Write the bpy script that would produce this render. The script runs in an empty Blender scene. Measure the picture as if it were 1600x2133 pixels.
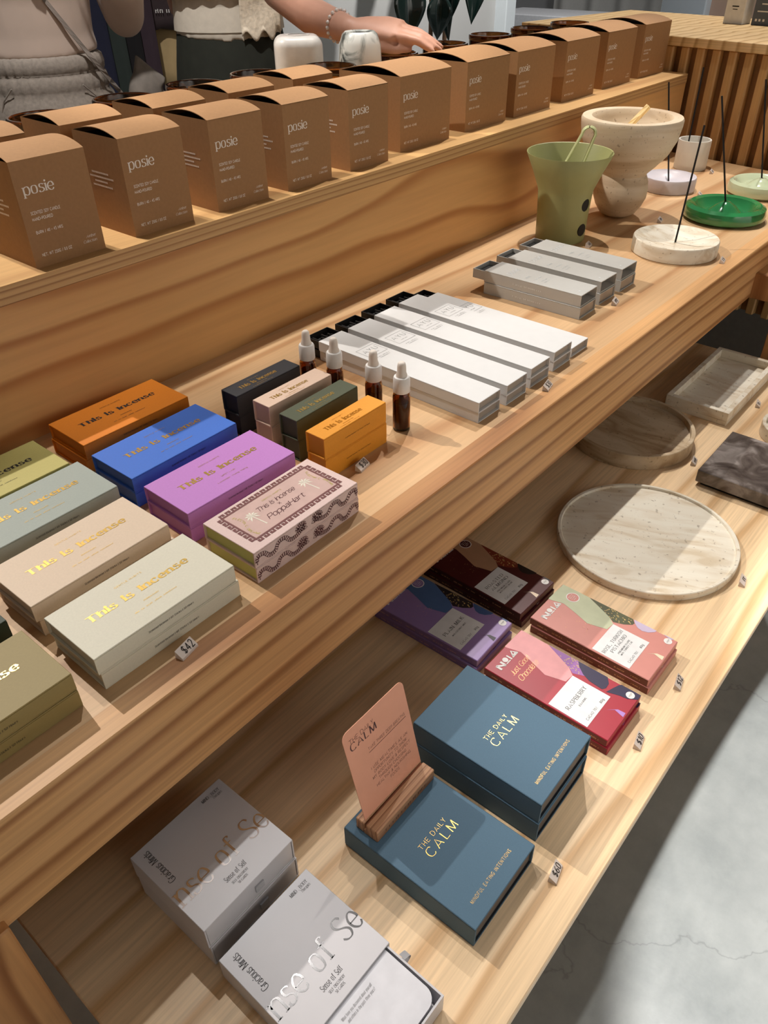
import bpy, bmesh, math, random
from mathutils import Vector, Matrix
random.seed(7)
sc = bpy.context.scene
C = sc.collection
R = math.radians
ZC = 1.32                                   # eye height of the camera
Z1, Z0, ZT = 0.80, 0.57, 0.9955             # middle shelf, lower shelf, candle tier
YF, YR = 0.4184, 0.886                      # front of the middle shelf, face of the riser

# ------------------------------------------------------------------ camera
yaw, pit, rol = R(40.354), R(37.372), R(-0.6683)
fwd = Vector((math.cos(yaw)*math.cos(pit), math.sin(yaw)*math.cos(pit), -math.sin(pit)))
rgt = Vector((math.sin(yaw), -math.cos(yaw), 0)); upv = rgt.cross(fwd)
r2 = math.cos(rol)*rgt + math.sin(rol)*upv; u2 = -math.sin(rol)*rgt + math.cos(rol)*upv
cd = bpy.data.cameras.new('camera'); cam = bpy.data.objects.new('camera', cd); C.objects.link(cam)
cd.sensor_fit = 'VERTICAL'; cd.sensor_height = 36; cd.lens = 1602.3/2133*36; cd.clip_start = 0.02
mw = Matrix((r2, u2, -fwd)).transposed().to_4x4(); mw.translation = (0, 0, ZC); cam.matrix_world = mw
sc.camera = cam

# ------------------------------------------------------------------ world, lamps, exposure
w = bpy.data.worlds.new('world'); sc.world = w; w.use_nodes = True
bg = w.node_tree.nodes['Background']; bg.inputs[0].default_value = (1.0, 0.95, 0.89, 1); bg.inputs[1].default_value = 0.12
def spot(name, loc, tgt, power, angle, blend, radius, col):
    l = bpy.data.lights.new(name, 'SPOT'); l.energy = power; l.spot_size = R(angle); l.spot_blend = blend
    l.shadow_soft_size = radius; l.color = col
    o = bpy.data.objects.new(name, l); C.objects.link(o); o.location = loc
    o.rotation_euler = (Vector(tgt)-Vector(loc)).to_track_quat('-Z', 'Y').to_euler(); return o
WARM = (1.0, 0.93, 0.85); NEUT = (1.0, 0.97, 0.94)
spot('track_or_fill_spot', (0.40, 2.20, 2.82), (0.80, 0.60, 0.8), 175, 50, 0.35, 0.015, WARM)      # over the people, rakes the middle shelf
spot('track_or_fill_spot', (1.95, 1.12, 2.82), (1.48, 0.42, 0.7), 122, 56, 0.6, 0.015, WARM)          # over the far end
spot('track_or_fill_spot', (0.70, 1.20, 2.82), (0.20, 0.25, 0.57), 54, 26, 0.5, 0.015, NEUT)         # over the near end
spot('track_or_fill_spot', (1.20, 1.12, 2.82), (0.88, 0.10, 0.57), 54, 26, 0.5, 0.015, NEUT)         # over the lower shelf
spot('track_or_fill_spot', (0.68, 0.14, 2.82), (0.66, 0.12, 0.57), 34, 14, 0.7, 0.02, NEUT)           # added fill: narrow beams that lift the lower shelf alone
spot('track_or_fill_spot', (0.34, 0.14, 2.82), (0.34, 0.12, 0.57), 28, 15, 0.7, 0.02, NEUT)
spot('track_or_fill_spot', (1.05, 0.07, 2.82), (1.05, -0.93, 0.0), 430, 42, 0.04, 0.04, NEUT)        # over the aisle
spot('track_or_fill_spot', (2.75, 0.05, 2.82), (2.30, -1.00, 0.0), 200, 40, 0.5, 0.03, NEUT)         # far end of the aisle
for x_ in (0.50, 0.85, 1.25, 1.7):                                                           # added fill: narrow beams that brighten the candle tier
    spot('track_or_fill_spot', (x_, 1.18, 2.82), (x_, 1.05, 1.1), 85 if x_ < 1.5 else 30, 19, 0.7, 0.02, (1.0, 0.985, 0.97))
spot('track_or_fill_spot', (1.42, 1.55, 2.82), (1.43, 1.34, 1.1), 55, 24, 0.7, 0.02, (1.0, 0.985, 0.97))  # added beam to brighten the white vessel
spot('track_or_fill_spot', (0.70, 1.35, 2.82), (1.60, 2.25, 1.1), 150, 50, 0.8, 0.04, NEUT)          # added fill for the fronts of the people
spot('track_or_fill_spot', (4.4, 2.3, 2.82), (4.7, 3.4, 1.0), 240, 110, 0.8, 0.05, NEUT)             # added to brighten the back wall
spot('track_or_fill_spot', (3.0, 1.0, 2.82), (2.7, 0.9, 1.0), 130, 70, 0.8, 0.03, NEUT)               # over the counter
spot('bounce_fill', (0.2, -1.5, 2.80), (0.2, -2.65, 1.1), 250, 120, 0.6, 0.1, NEUT)          # added fill lamps, bounced off the opposite wall
spot('bounce_fill', (2.6, -1.5, 2.80), (2.6, -2.65, 1.1), 250, 120, 0.6, 0.1, NEUT)
vs = sc.view_settings; vs.view_transform = 'Standard'; vs.look = 'None'; vs.gamma = 1.0; vs.use_curve_mapping = False
vs.exposure = 0.0

# ------------------------------------------------------------------ materials
def lin(c):
    return tuple((v/255/12.92 if v/255 <= 0.04045 else ((v/255+0.055)/1.055)**2.4) for v in c)
MATS = {}
def newmat(name):
    m = bpy.data.materials.new(name); m.use_nodes = True; nt = m.node_tree
    return m, nt, nt.nodes['Principled BSDF']
def N(nt, t, **kw):
    n = nt.nodes.new(t)
    for k, v in kw.items(): setattr(n, k, v)
    return n
def mat(name, col, rough=0.6, metal=0.0, vary=0.06, scale=60.0, bump=0.0, trans=0.0, ior=1.45, spec=0.5, coat=0.0, sheen=0.0):
    if name in MATS: return MATS[name]
    m, nt, b = newmat(name); c = lin(col)
    tc = N(nt, 'ShaderNodeTexCoord'); nz = N(nt, 'ShaderNodeTexNoise'); nz.inputs['Scale'].default_value = scale; nz.inputs['Detail'].default_value = 4
    nt.links.new(tc.outputs['Object'], nz.inputs['Vector'])
    cr = N(nt, 'ShaderNodeValToRGB'); e = cr.color_ramp.elements
    e[0].position = 0.3; e[1].position = 0.7
    e[0].color = (*[max(0, v*(1-vary)) for v in c], 1); e[1].color = (*[min(1, v*(1+vary)) for v in c], 1)
    nt.links.new(nz.outputs[0], cr.inputs[0]); nt.links.new(cr.outputs[0], b.inputs['Base Color'])
    b.inputs['Roughness'].default_value = rough; b.inputs['Metallic'].default_value = metal
    b.inputs['IOR'].default_value = ior; b.inputs['Specular IOR Level'].default_value = spec
    b.inputs['Transmission Weight'].default_value = trans; b.inputs['Coat Weight'].default_value = coat
    if sheen: b.inputs['Sheen Weight'].default_value = sheen
    if bump:
        bn = N(nt, 'ShaderNodeBump'); bn.inputs['Strength'].default_value = bump; bn.inputs['Distance'].default_value = 0.002
        nt.links.new(nz.outputs[0], bn.inputs['Height']); nt.links.new(bn.outputs[0], b.inputs['Normal'])
    MATS[name] = m; return m
def wood(name, light, mid, dark, axis, A, B, stretch, contrast=1.0, rough=0.5, seed=0.0, streak=0.10):
    """flat-sawn pine: growth rings are the contour lines of (axis*A + noise*B)"""
    if name in MATS: return MATS[name]
    m, nt, b = newmat(name); L = nt.links.new
    tc = N(nt, 'ShaderNodeTexCoord'); mp = N(nt, 'ShaderNodeMapping'); mp.inputs['Scale'].default_value = stretch; mp.inputs['Location'].default_value = (seed, seed*.7, seed*.3)
    L(tc.outputs['Object'], mp.inputs['Vector'])
    nz = N(nt, 'ShaderNodeTexNoise'); nz.inputs['Scale'].default_value = 1.0; nz.inputs['Detail'].default_value = 1.6; nz.inputs['Roughness'].default_value = 0.42
    L(mp.outputs[0], nz.inputs['Vector'])
    sx = N(nt, 'ShaderNodeSeparateXYZ'); L(tc.outputs['Object'], sx.inputs[0])
    m1 = N(nt, 'ShaderNodeMath', operation='MULTIPLY'); m1.inputs[1].default_value = A; L(sx.outputs[axis], m1.inputs[0])
    m2 = N(nt, 'ShaderNodeMath', operation='MULTIPLY_ADD'); m2.inputs[1].default_value = B; L(nz.outputs[0], m2.inputs[0]); L(m1.outputs[0], m2.inputs[2])
    fr = N(nt, 'ShaderNodeMath', operation='FRACT'); L(m2.outputs[0], fr.inputs[0])
    cr = N(nt, 'ShaderNodeValToRGB'); cr.color_ramp.interpolation = 'EASE'; e = cr.color_ramp.elements
    l, md, d = lin(light), lin(mid), lin(dark)
    e[0].position = 0.0; e[0].color = (*l, 1)
    x = cr.color_ramp.elements.new(0.55); x.color = (*[a*.5+c_*.5 for a, c_ in zip(l, md)], 1)
    x = cr.color_ramp.elements.new(0.83); x.color = (*d, 1)
    e[-1].position = 1.0; e[-1].color = (*l, 1)
    L(fr.outputs[0], cr.inputs[0])
    # fine fibres
    mp2 = N(nt, 'ShaderNodeMapping'); mp2.inputs['Scale'].default_value = tuple(s*34 if s > 3 else s*5 for s in stretch); L(tc.outputs['Object'], mp2.inputs['Vector'])
    n2 = N(nt, 'ShaderNodeTexNoise'); n2.inputs['Scale'].default_value = 1.0; n2.inputs['Detail'].default_value = 3; L(mp2.outputs[0], n2.inputs['Vector'])
    mr = N(nt, 'ShaderNodeMapRange'); mr.inputs[1].default_value = 0.3; mr.inputs[2].default_value = 0.7; mr.inputs[3].default_value = 1-streak; mr.inputs[4].default_value = 1+streak*.6
    L(n2.outputs[0], mr.inputs[0])
    mx = N(nt, 'ShaderNodeMix', data_type='RGBA', blend_type='MULTIPLY'); mx.inputs[0].default_value = 1.0
    L(cr.outputs[0], mx.inputs[6]); L(mr.outputs[0], mx.inputs[7]); L(mx.outputs[2], b.inputs['Base Color'])
    b.inputs['Roughness'].default_value = rough; b.inputs['Specular IOR Level'].default_value = 0.35
    bn = N(nt, 'ShaderNodeBump'); bn.inputs['Strength'].default_value = 0.08; bn.inputs['Distance'].default_value = 0.001
    L(n2.outputs[0], bn.inputs['Height']); L(bn.outputs[0], b.inputs['Normal'])
    MATS[name] = m; return m
def stone(name, light, mid, dark, scale=(14, 3, 14), rough=0.6, detail=6, lo=0.35, hi=0.65, pits=True, veins=False):
    if name in MATS: return MATS[name]
    m, nt, b = newmat(name); L = nt.links.new
    tc = N(nt, 'ShaderNodeTexCoord'); mp = N(nt, 'ShaderNodeMapping'); mp.inputs['Scale'].default_value = scale; L(tc.outputs['Object'], mp.inputs['Vector'])
    nz = N(nt, 'ShaderNodeTexNoise'); nz.inputs['Scale'].default_value = 1.5; nz.inputs['Detail'].default_value = detail; nz.inputs['Distortion'].default_value = 1.0 if not veins else 2.5; L(mp.outputs[0], nz.inputs['Vector'])
    cr = N(nt, 'ShaderNodeValToRGB'); e = cr.color_ramp.elements; e[0].position = lo; e[0].color = (*lin(dark), 1); e[1].position = hi; e[1].color = (*lin(light), 1)
    x = cr.color_ramp.elements.new((lo+hi)/2); x.color = (*lin(mid), 1)
    src = cr.outputs[0]; L(nz.outputs[0], cr.inputs[0])
    if pits:
        n2 = N(nt, 'ShaderNodeTexNoise'); n2.inputs['Scale'].default_value = 150; n2.inputs['Detail'].default_value = 2; L(tc.outputs['Object'], n2.inputs['Vector'])
        c2 = N(nt, 'ShaderNodeValToRGB'); c2.color_ramp.elements[0].position = 0.27; c2.color_ramp.elements[0].color = (*lin((120, 95, 70)), 1); c2.color_ramp.elements[1].position = 0.36; c2.color_ramp.elements[1].color = (1, 1, 1, 1)
        L(n2.outputs[0], c2.inputs[0])
        mx = N(nt, 'ShaderNodeMix', data_type='RGBA', blend_type='MULTIPLY'); mx.inputs[0].default_value = 0.5; L(cr.outputs[0], mx.inputs[6]); L(c2.outputs[0], mx.inputs[7]); src = mx.outputs[2]
    L(src, b.inputs['Base Color']); b.inputs['Roughness'].default_value = rough
    MATS[name] = m; return m
def glass(name, col, rough=0.0, ior=1.45):
    if name in MATS: return MATS[name]
    m, nt, b = newmat(name); b.inputs['Base Color'].default_value = (*lin(col), 1); b.inputs['Roughness'].default_value = rough
    b.inputs['Transmission Weight'].default_value = 1.0; b.inputs['IOR'].default_value = ior
    tc = N(nt, 'ShaderNodeTexCoord'); nz = N(nt, 'ShaderNodeTexNoise'); nz.inputs['Scale'].default_value = 40
    nt.links.new(tc.outputs['Object'], nz.inputs['Vector']); bn = N(nt, 'ShaderNodeBump'); bn.inputs['Strength'].default_value = 0.02
    nt.links.new(nz.outputs[0], bn.inputs['Height']); nt.links.new(bn.outputs[0], b.inputs['Normal'])
    MATS[name] = m; return m

# ------------------------------------------------------------------ mesh helpers
class MB:
    def __init__(s): s.v = []; s.f = []
    def add(s, vs, fs):
        o = len(s.v); s.v += [tuple(p) for p in vs]; s.f += [tuple(i+o for i in f) for f in fs]; return s
    def box(s, x0, x1, y0, y1, z0, z1, b=0.0):
        if b <= 0:
            return s.add([(x, y, z) for z in (z0, z1) for y in (y0, y1) for x in (x0, x1)],
                         [(0, 2, 3, 1), (4, 5, 7, 6), (0, 1, 5, 4), (2, 6, 7, 3), (0, 4, 6, 2), (1, 3, 7, 5)])
        cx, cy, cz = (x0+x1)/2, (y0+y1)/2, (z0+z1)/2; hx, hy, hz = (x1-x0)/2, (y1-y0)/2, (z1-z0)/2
        idx = {}; vs = []
        for sx in (-1, 1):
            for sy in (-1, 1):
                for sz in (-1, 1):
                    for a in range(3):
                        p = [cx+sx*(hx-b), cy+sy*(hy-b), cz+sz*(hz-b)]; p[a] += (sx, sy, sz)[a]*b
                        idx[(sx, sy, sz, a)] = len(vs); vs.append(tuple(p))
        fs = []
        for a in range(3):
            o1, o2 = [i for i in range(3) if i != a]
            for sg in (-1, 1):
                q = []
                for t1, t2 in ((-1, -1), (1, -1), (1, 1), (-1, 1)):
                    k = [0, 0, 0]; k[a] = sg; k[o1] = t1; k[o2] = t2; q.append(idx[(*k, a)])
                if (sg > 0) != (a != 1): q = q[::-1]
                fs.append(tuple(q))
        for a in range(3):                        # edges parallel to axis a
            o1, o2 = [i for i in range(3) if i != a]
            for s1 in (-1, 1):
                for s2 in (-1, 1):
                    k0 = [0, 0, 0]; k0[a] = -1; k0[o1] = s1; k0[o2] = s2; k1 = k0[:]; k1[a] = 1
                    fs.append((idx[(*k0, o1)], idx[(*k0, o2)], idx[(*k1, o2)], idx[(*k1, o1)]))
        for sx in (-1, 1):
            for sy in (-1, 1):
                for sz in (-1, 1): fs.append(tuple(idx[(sx, sy, sz, a)] for a in range(3)))
        return s.add(vs, fs)
    def prism(s, poly, z0, z1):
        n = len(poly); vs = [(x, y, z0) for x, y in poly]+[(x, y, z1) for x, y in poly]
        return s.add(vs, [tuple(range(n))[::-1], tuple(range(n, 2*n))]+[(i, (i+1) % n, n+(i+1) % n, n+i) for i in range(n)])
    def lathe(s, prof, n=48, cx=0, cy=0):
        """profile of (r, z) from bottom centre up; r=0 ends are closed to a point"""
        vs = []; rows = []
        for r, z in prof:
            if r < 1e-6: rows.append([len(vs)]); vs.append((cx, cy, z))
            else:
                rows.append(list(range(len(vs), len(vs)+n)))
                vs += [(cx+r*math.cos(2*math.pi*i/n), cy+r*math.sin(2*math.pi*i/n), z) for i in range(n)]
        fs = []
        for a, b in zip(rows, rows[1:]):
            for i in range(n):
                j = (i+1) % n
                if len(a) == 1: fs.append((a[0], b[j], b[i])) if len(b) > 1 else None
                elif len(b) == 1: fs.append((a[i], a[j], b[0]))
                else: fs.append((a[i], a[j], b[j], b[i]))
        return s.add(vs, fs)
    def tube(s, pts, rad, n=10, side=None, cap=True):
        pts = [Vector(p) for p in pts]; m = len(pts)
        if not hasattr(rad, '__len__'): rad = [rad]*m
        rows = []; vs = []
        ref = Vector(side) if side is not None else Vector((0.31, 0.17, 0.94))
        for i, p in enumerate(pts):
            t = (pts[min(i+1, m-1)]-pts[max(i-1, 0)]).normalized()
            a = ref-t*ref.dot(t)
            if a.length < 1e-3: a = t.orthogonal()
            a.normalize(); b = t.cross(a)
            if side is None: ref = a
            ra, rb = rad[i] if hasattr(rad[i], '__len__') else (rad[i], rad[i])
            rows.append(list(range(len(vs), len(vs)+n)))
            vs += [p+a*ra*math.cos(2*math.pi*k/n)+b*rb*math.sin(2*math.pi*k/n) for k in range(n)]
        fs = []
        for q, r in zip(rows, rows[1:]):
            fs += [(q[k], q[(k+1) % n], r[(k+1) % n], r[k]) for k in range(n)]
        if cap: fs += [tuple(rows[0])[::-1], tuple(rows[-1])]
        return s.add(vs, fs)
    def ball(s, c, r, n=16, m=10):
        r = r if hasattr(r, '__len__') else (r, r, r)
        vs = [(c[0], c[1], c[2]-r[2])]; fs = []
        for j in range(1, m):
            ph = -math.pi/2+math.pi*j/m
            vs += [(c[0]+r[0]*math.cos(ph)*math.cos(2*math.pi*i/n), c[1]+r[1]*math.cos(ph)*math.sin(2*math.pi*i/n), c[2]+r[2]*math.sin(ph)) for i in range(n)]
        vs.append((c[0], c[1], c[2]+r[2])); T = len(vs)-1
        for i in range(n): fs.append((0, 1+(i+1) % n, 1+i)); fs.append((T, T-n+i, T-n+(i+1) % n))
        for j in range(m-2):
            a, b = 1+j*n, 1+(j+1)*n
            fs += [(a+i, a+(i+1) % n, b+(i+1) % n, b+i) for i in range(n)]
        return s.add(vs, fs)
    def grid(s, fn, nu, nv):
        o = [fn(i/nu, j/nv) for j in range(nv+1) for i in range(nu+1)]
        return s.add(o, [(j*(nu+1)+i, j*(nu+1)+i+1, (j+1)*(nu+1)+i+1, (j+1)*(nu+1)+i) for j in range(nv) for i in range(nu)])
def link(name, me, m, parent=None, smooth=False):
    o = bpy.data.objects.new(name, me); C.objects.link(o)
    if m is not None and not me.materials: me.materials.append(m)
    if parent: o.parent = parent
    if smooth:
        for p in me.polygons: p.use_smooth = True
        if smooth != 'all':
            try: me.set_sharp_from_angle(angle=R(38))
            except Exception: pass
    return o
def obj(name, mb, m, parent=None, smooth=False, fix=True):
    me = bpy.data.meshes.new(name); me.from_pydata([tuple(v) for v in mb.v], [], mb.f)
    if fix:
        bm = bmesh.new(); bm.from_mesh(me); bmesh.ops.recalc_face_normals(bm, faces=bm.faces); bm.to_mesh(me); bm.free()
    me.update(); return link(name, me, m, parent, smooth)
def tag(o, label, cat, group=None):
    o['label'] = label; o['category'] = cat
    if group: o['group'] = group
    return o
def thing(name, label, cat, loc=(0, 0, 0), rz=0.0, group=None):
    o = bpy.data.objects.new(name, None); C.objects.link(o); o.empty_display_size = 0.02
    o.location = loc; o.rotation_euler = (0, 0, rz); return tag(o, label, cat, group)
def struct(name, mb, m, smooth=False):
    o = obj(name, mb, m, None, smooth); o['kind'] = 'structure'; return o
def part_copy(src, parent):
    o = src.copy(); C.objects.link(o); o.parent = parent; return o
def dup(root, label, loc, rz=0.0, group=None):
    r = root.copy(); C.objects.link(r); r.location = loc; r.rotation_euler = (0, 0, rz); r['label'] = label
    if group: r['group'] = group
    for ch in list(root.children):
        c = part_copy(ch, r)
        for g in list(ch.children): part_copy(g, c)
    return r
def evaluated(o):
    dg = bpy.context.evaluated_depsgraph_get(); dg.update()
    return bpy.data.meshes.new_from_object(o.evaluated_get(dg))
def remesh(name, mb, voxel, m, parent=None, smooth_iter=8):
    o = obj(name, mb, m)
    md = o.modifiers.new('r', 'REMESH'); md.mode = 'VOXEL'; md.voxel_size = voxel
    if smooth_iter: sm = o.modifiers.new('s', 'SMOOTH'); sm.factor = 0.5; sm.iterations = smooth_iter
    me = evaluated(o); old = o.data; bpy.data.objects.remove(o); bpy.data.meshes.remove(old)
    me.materials.clear(); me.materials.append(m); return link(name, me, m, parent, 'all')

# ------------------------------------------------------------------ lettering: stroke skeletons drawn with a broad nib
GL = {'A': '04 6i c4;38 98', 'B': '04 0i;~0i 6i 9g 9d 6b 0b;~0b 7b ba b6 74 04', 'C': '~bg 9i 6i 2h 0d 09 25 64 94 b6', 'D': '04 0i;~0i 5i 9h cd c9 95 54 04',
 'E': '04 0i;0i 9i;0b 7b;04 94', 'F': '04 0i;0i 9i;0b 7b', 'G': '~bg 9i 6i 2h 0d 09 25 64 94 b6;b4 ba;7a ca', 'H': '04 0i;a4 ai;0b ab', 'I': '04 0i', 'J': '~6i 67 54 24 05',
 'K': '04 0i;0a ai;4d b4', 'L': '04 0i;04 84', 'M': '04 1i;1i 74;74 di;di e4', 'N': '04 0i;0i b4;b4 bi', 'O': '~6i 2h 0d 09 25 64 a5 c9 cd ah 6i', 'P': '04 0i;~0i 6i 9h 9c 6a 0a',
 'Q': '~6i 2h 0d 09 25 64 a5 c9 cd ah 6i;85 c2', 'R': '04 0i;~0i 6i 9h 9c 6a 0a;5a a4', 'S': '~9g 7i 3i 1g 1e 3c 7a 98 96 74 34 06', 'T': '64 6i;0i ci', 'U': '~0i 08 25 54 85 a8 ai',
 'V': '0i 54;54 ai', 'W': '0i 44;44 8i;8i c4;c4 gi', 'X': '04 ai;0i a4', 'Y': '0i 5b;ai 5b;5b 54', 'Z': '0i ai;ai 04;04 a4',
 'a': '~1d 3e 6e 7c 76 84;~7a 3a 08 05 34 54 76', 'b': '0i 04;~0c 3e 6e 8b 87 64 34 06', 'c': '~8c 6e 3e 0b 07 34 64 86', 'd': '8i 84;~8c 5e 2e 0b 07 24 54 86',
 'e': '09 89;~89 8b 6e 3e 0b 07 34 64 86', 'f': '~7h 6i 4i 3g 34;0e 6e', 'g': '~8c 5e 2e 0b 08 25 55 87;~8e 82 60 30 01', 'h': '0i 04;~0b 3e 6e 8c 84', 'i': '0e 04;.0h',
 'j': '~4e 41 20 00;.4h', 'k': '0i 04;08 7e;3a 84', 'l': '0i 04', 'm': '0e 04;~0b 2e 5e 6c 64;~6b 8e be cc c4', 'n': '0e 04;~0b 3e 6e 8c 84', 'o': '~4e 1d 09 15 44 75 89 7d 4e',
 'p': '0e 00;~0c 3e 6e 8b 87 64 34 06', 'q': '8e 80;~8c 5e 2e 0b 07 24 54 86', 'r': '0e 04;~0b 2e 5e', 's': '~7d 5e 2e 1c 2a 59 77 65 44 14 06', 't': '~3h 36 54 74;0e 6e',
 'u': '~0e 06 24 54 87;8e 84', 'v': '0e 44;44 8e', 'w': '0e 34;34 6e;6e 94;94 ce', 'x': '04 8e;0e 84', 'y': '0e 44;8e 20', 'z': '0e 8e;8e 04;04 84',
 '0': '~4i 1g 0b 16 44 76 8b 7g 4i', '1': '0f 3i;3i 34', '2': '~0g 3i 6i 8f 7c 04;04 84', '3': '~0h 4i 7g 7d 4b;~4b 8a 86 44 05', '4': '64 6i;6i 08;08 88', '5': '7i 1i;1i 1c;~1c 5c 88 74 44 05',
 '6': '~7i 3f 09 16 44 76 88 6b 3b 08', '7': '0i 8i;8i 34', '8': '~4i 1g 2d 4b 78 65 44 15 08 4b 6d 7g 4i', '9': '~14 57 8d 7g 4i 1g 0e 2b 5b 8e', '$': '~8g 6h 3h 0f 1c 7a 87 65 25 06;4j 43',
 '/': '03 5j', '-': '0a 5a', '.': '.04', ',': '.04;04 02', '|': '03 0j', '&': '~94 3d 4i 6g 07 14 54 99', "'": '0g 0i', '?': '~0g 4i 7g 4b 48;.44', '%': '04 ai;.1h;.95'}
B36 = '0123456789abcdefghijklmnopqrstuvwxyz'
def cr_smooth(p, k=5):
    out = []
    closed = (p[0]-p[-1]).length < 1e-6
    for i in range(len(p)-1):
        a = p[i-1] if i > 0 else (p[-2] if closed else p[0]); b, c = p[i], p[i+1]; d = p[i+2] if i+2 < len(p) else (p[1] if closed else p[-1])
        for j in range(k):
            t = j/k; out.append(0.5*((2*b)+(c-a)*t+(2*a-5*b+4*c-d)*t*t+(3*b-a-3*c+d)*t**3))
    out.append(p[-1]); return out
def glyph(ch, thick, thin, serif, xs):
    """quads in font units (cap height 7) and the glyph's width"""
    quads = []; wd = 0
    if ch == ' ' or ch not in GL: return quads, 2.2*xs
    for st in GL[ch].split(';'):
        kind = st[0] if st[0] in '~.' else ''
        p = [Vector((B36.index(t[0])*0.5*xs, (B36.index(t[1])-4)*0.5)) for t in st.lstrip('~.').split()]
        wd = max(wd, max(q.x for q in p))
        if kind == '.':
            r = max(thick*0.62, 0.42); c = p[0]; ring = [c+Vector((math.cos(a), math.sin(a)))*r for a in [math.pi/4*i for i in range(8)]]
            quads += [(ring[0], ring[1], ring[2], ring[3]), (ring[0], ring[3], ring[4], ring[7]), (ring[4], ring[5], ring[6], ring[7])]; continue
        q = cr_smooth(p, 4) if kind == '~' else p
        L_, R_ = [], []
        for i in range(len(q)):
            t = q[min(i+1, len(q)-1)]-q[max(i-1, 0)]
            if t.length < 1e-9: t = Vector((1, 0))
            t.normalize(); wv = thin+(thick-thin)*abs(t.y)**1.4; nrm = Vector((-t.y, t.x))*wv/2
            ext = Vector((0, 0))
            if kind == '' and abs(t.y) < 0.3: ext = t*(thin/2 if i else -thin/2)
            L_.append(q[i]+nrm+ext); R_.append(q[i]-nrm+ext)
        quads += [(L_[i], R_[i], R_[i+1], L_[i+1]) for i in range(len(q)-1)]
        if serif:
            for e, o in ((p[0], p[1]), (p[-1], p[-2])):
                dv = o-e
                if abs(dv.y) > 1.2*abs(dv.x)*0.6 and (abs(e.y) < .01 or abs(e.y-7) < .01 or abs(e.y-5) < .01 or abs(e.y+2) < .01) and not (kind == '~' and (abs(e.y) > .01 or ch in 'Ss2359')):
                    hl = thick*0.5+0.75*serif; th = max(thin, .28)*0.9; s = -1 if e.y < .01 else 1
                    x0, x1 = e.x-hl, e.x+hl
                    if abs(e.y-5) < .01 and ch not in 'vwxy': x1 = e.x
                    y0 = e.y if s < 0 else e.y-th
                    quads.append((Vector((x0, y0)), Vector((x1, y0)), Vector((x1, y0+th)), Vector((x0, y0+th))))
    return quads, wd
def text2d(s, thick=0.8, thin=0.8, serif=0.0, gap=1.3, xs=1.0, shear=0.0):
    out = []; x = 0
    for ch in s:
        q, wd = glyph(ch, thick, thin, serif, xs)
        for k in q: out.append([Vector((p.x+x+p.y*shear, p.y)) for p in k])
        x += wd+gap+thick*0.9
    return out, x-gap-thick*0.9
def letter(mb, s, p0, ux, uy, width=None, cap=0.005, align='l', clip=None, **kw):
    """write s with baseline from p0 along ux (up = uy), cap height cap, squeezed to width"""
    q, wd = text2d(s, **kw); sy = cap/7.0; sx = width/wd if width else sy
    p0, ux, uy = Vector(p0), Vector(ux), Vector(uy); off = {'l': 0, 'c': -wd*sx/2, 'r': -wd*sx}[align]
    for k in q:
        c = [(v.x*sx+off, v.y*sy) for v in k]
        if clip and (max(a for a, b in c) > clip[1] or min(a for a, b in c) < clip[0]): continue
        mb.add([p0+ux*a+uy*b for a, b in c], [(0, 1, 2, 3)])
    return mb
def scribble(mb, p0, ux, uy, width, h, seed=1):
    """a line of print too small to read"""
    rr = random.Random(seed); p0, ux, uy = Vector(p0), Vector(ux), Vector(uy); a = 0
    while a < width:
        if rr.random() < .16: a += h*.6; continue
        wd = h*.22; hh = h*(.65+.35*rr.random()); k = [(a, 0), (a+wd, 0), (a+wd, hh), (a, hh)]
        mb.add([p0+ux*x+uy*y for x, y in k], [(0, 1, 2, 3)])
        if rr.random() < .6:
            yb = hh*(.4+.5*rr.random()); mb.add([p0+ux*x+uy*y for x, y in ((a, yb), (a+h*.5, yb), (a+h*.5, yb+h*.16), (a, yb+h*.16))], [(0, 1, 2, 3)])
        a += h*.62
    return mb

UX, UY, UZ = (1, 0, 0), (0, 1, 0), (0, 0, 1)
SERIF = dict(thick=1.25, thin=0.4, serif=1.0, gap=1.2)
FAT = dict(thick=2.5, thin=0.55, serif=0.9, gap=0.9, xs=1.25)
SANS = dict(thick=0.75, thin=0.75, gap=1.5)
BOLD = dict(thick=1.3, thin=1.2, gap=1.2)
THIN = dict(thick=0.5, thin=0.5, gap=2.2)
SCRIPT = dict(thick=0.45, thin=0.3, gap=0.3, shear=0.35)
ITAL = dict(thick=0.9, thin=0.4, serif=0.6, gap=0.9, shear=0.25)

# ------------------------------------------------------------------ materials used
PINE_TOP = wood('pine_top', (211, 174, 131), (199, 158, 115), (183, 138, 95), 1, 9, 2.6, (1.3, 6.5, 6.5), rough=0.42, seed=3.1, streak=.08)
PINE_LOW = wood('pine_low', (236, 206, 166), (228, 194, 150), (208, 168, 122), 1, 16, 2.0, (1.7, 9, 9), rough=0.42, seed=1.7, streak=.14)
PINE_RISER = wood('pine_riser', (220, 172, 112), (208, 156, 96), (182, 126, 72), 2, 15, 3.6, (1.25, 3.4, 3.4), rough=0.45, seed=5.3, streak=.06)
PINE_FASCIA = wood('pine_fascia', (212, 164, 112), (196, 146, 94), (160, 110, 66), 2, 30, 2.6, (.8, 7, 7), rough=0.45, seed=9.2, streak=.14)
PINE_EDGE = wood('pine_edge', (205, 165, 112), (190, 146, 92), (165, 120, 74), 2, 130, 2.0, (1.3, 9, 9), rough=0.45, seed=2.2)
PINE_LEG = wood('pine_leg', (200, 148, 96), (184, 128, 78), (150, 98, 56), 0, 22, 4.0, (7, 7, 1.8), rough=0.45, seed=4.2)
OAK = wood('oak', (224, 190, 140), (208, 172, 120), (186, 148, 98), 1, 26, 1.6, (9, 1.2, 9), rough=0.45, seed=6.1, streak=.15)
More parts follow.
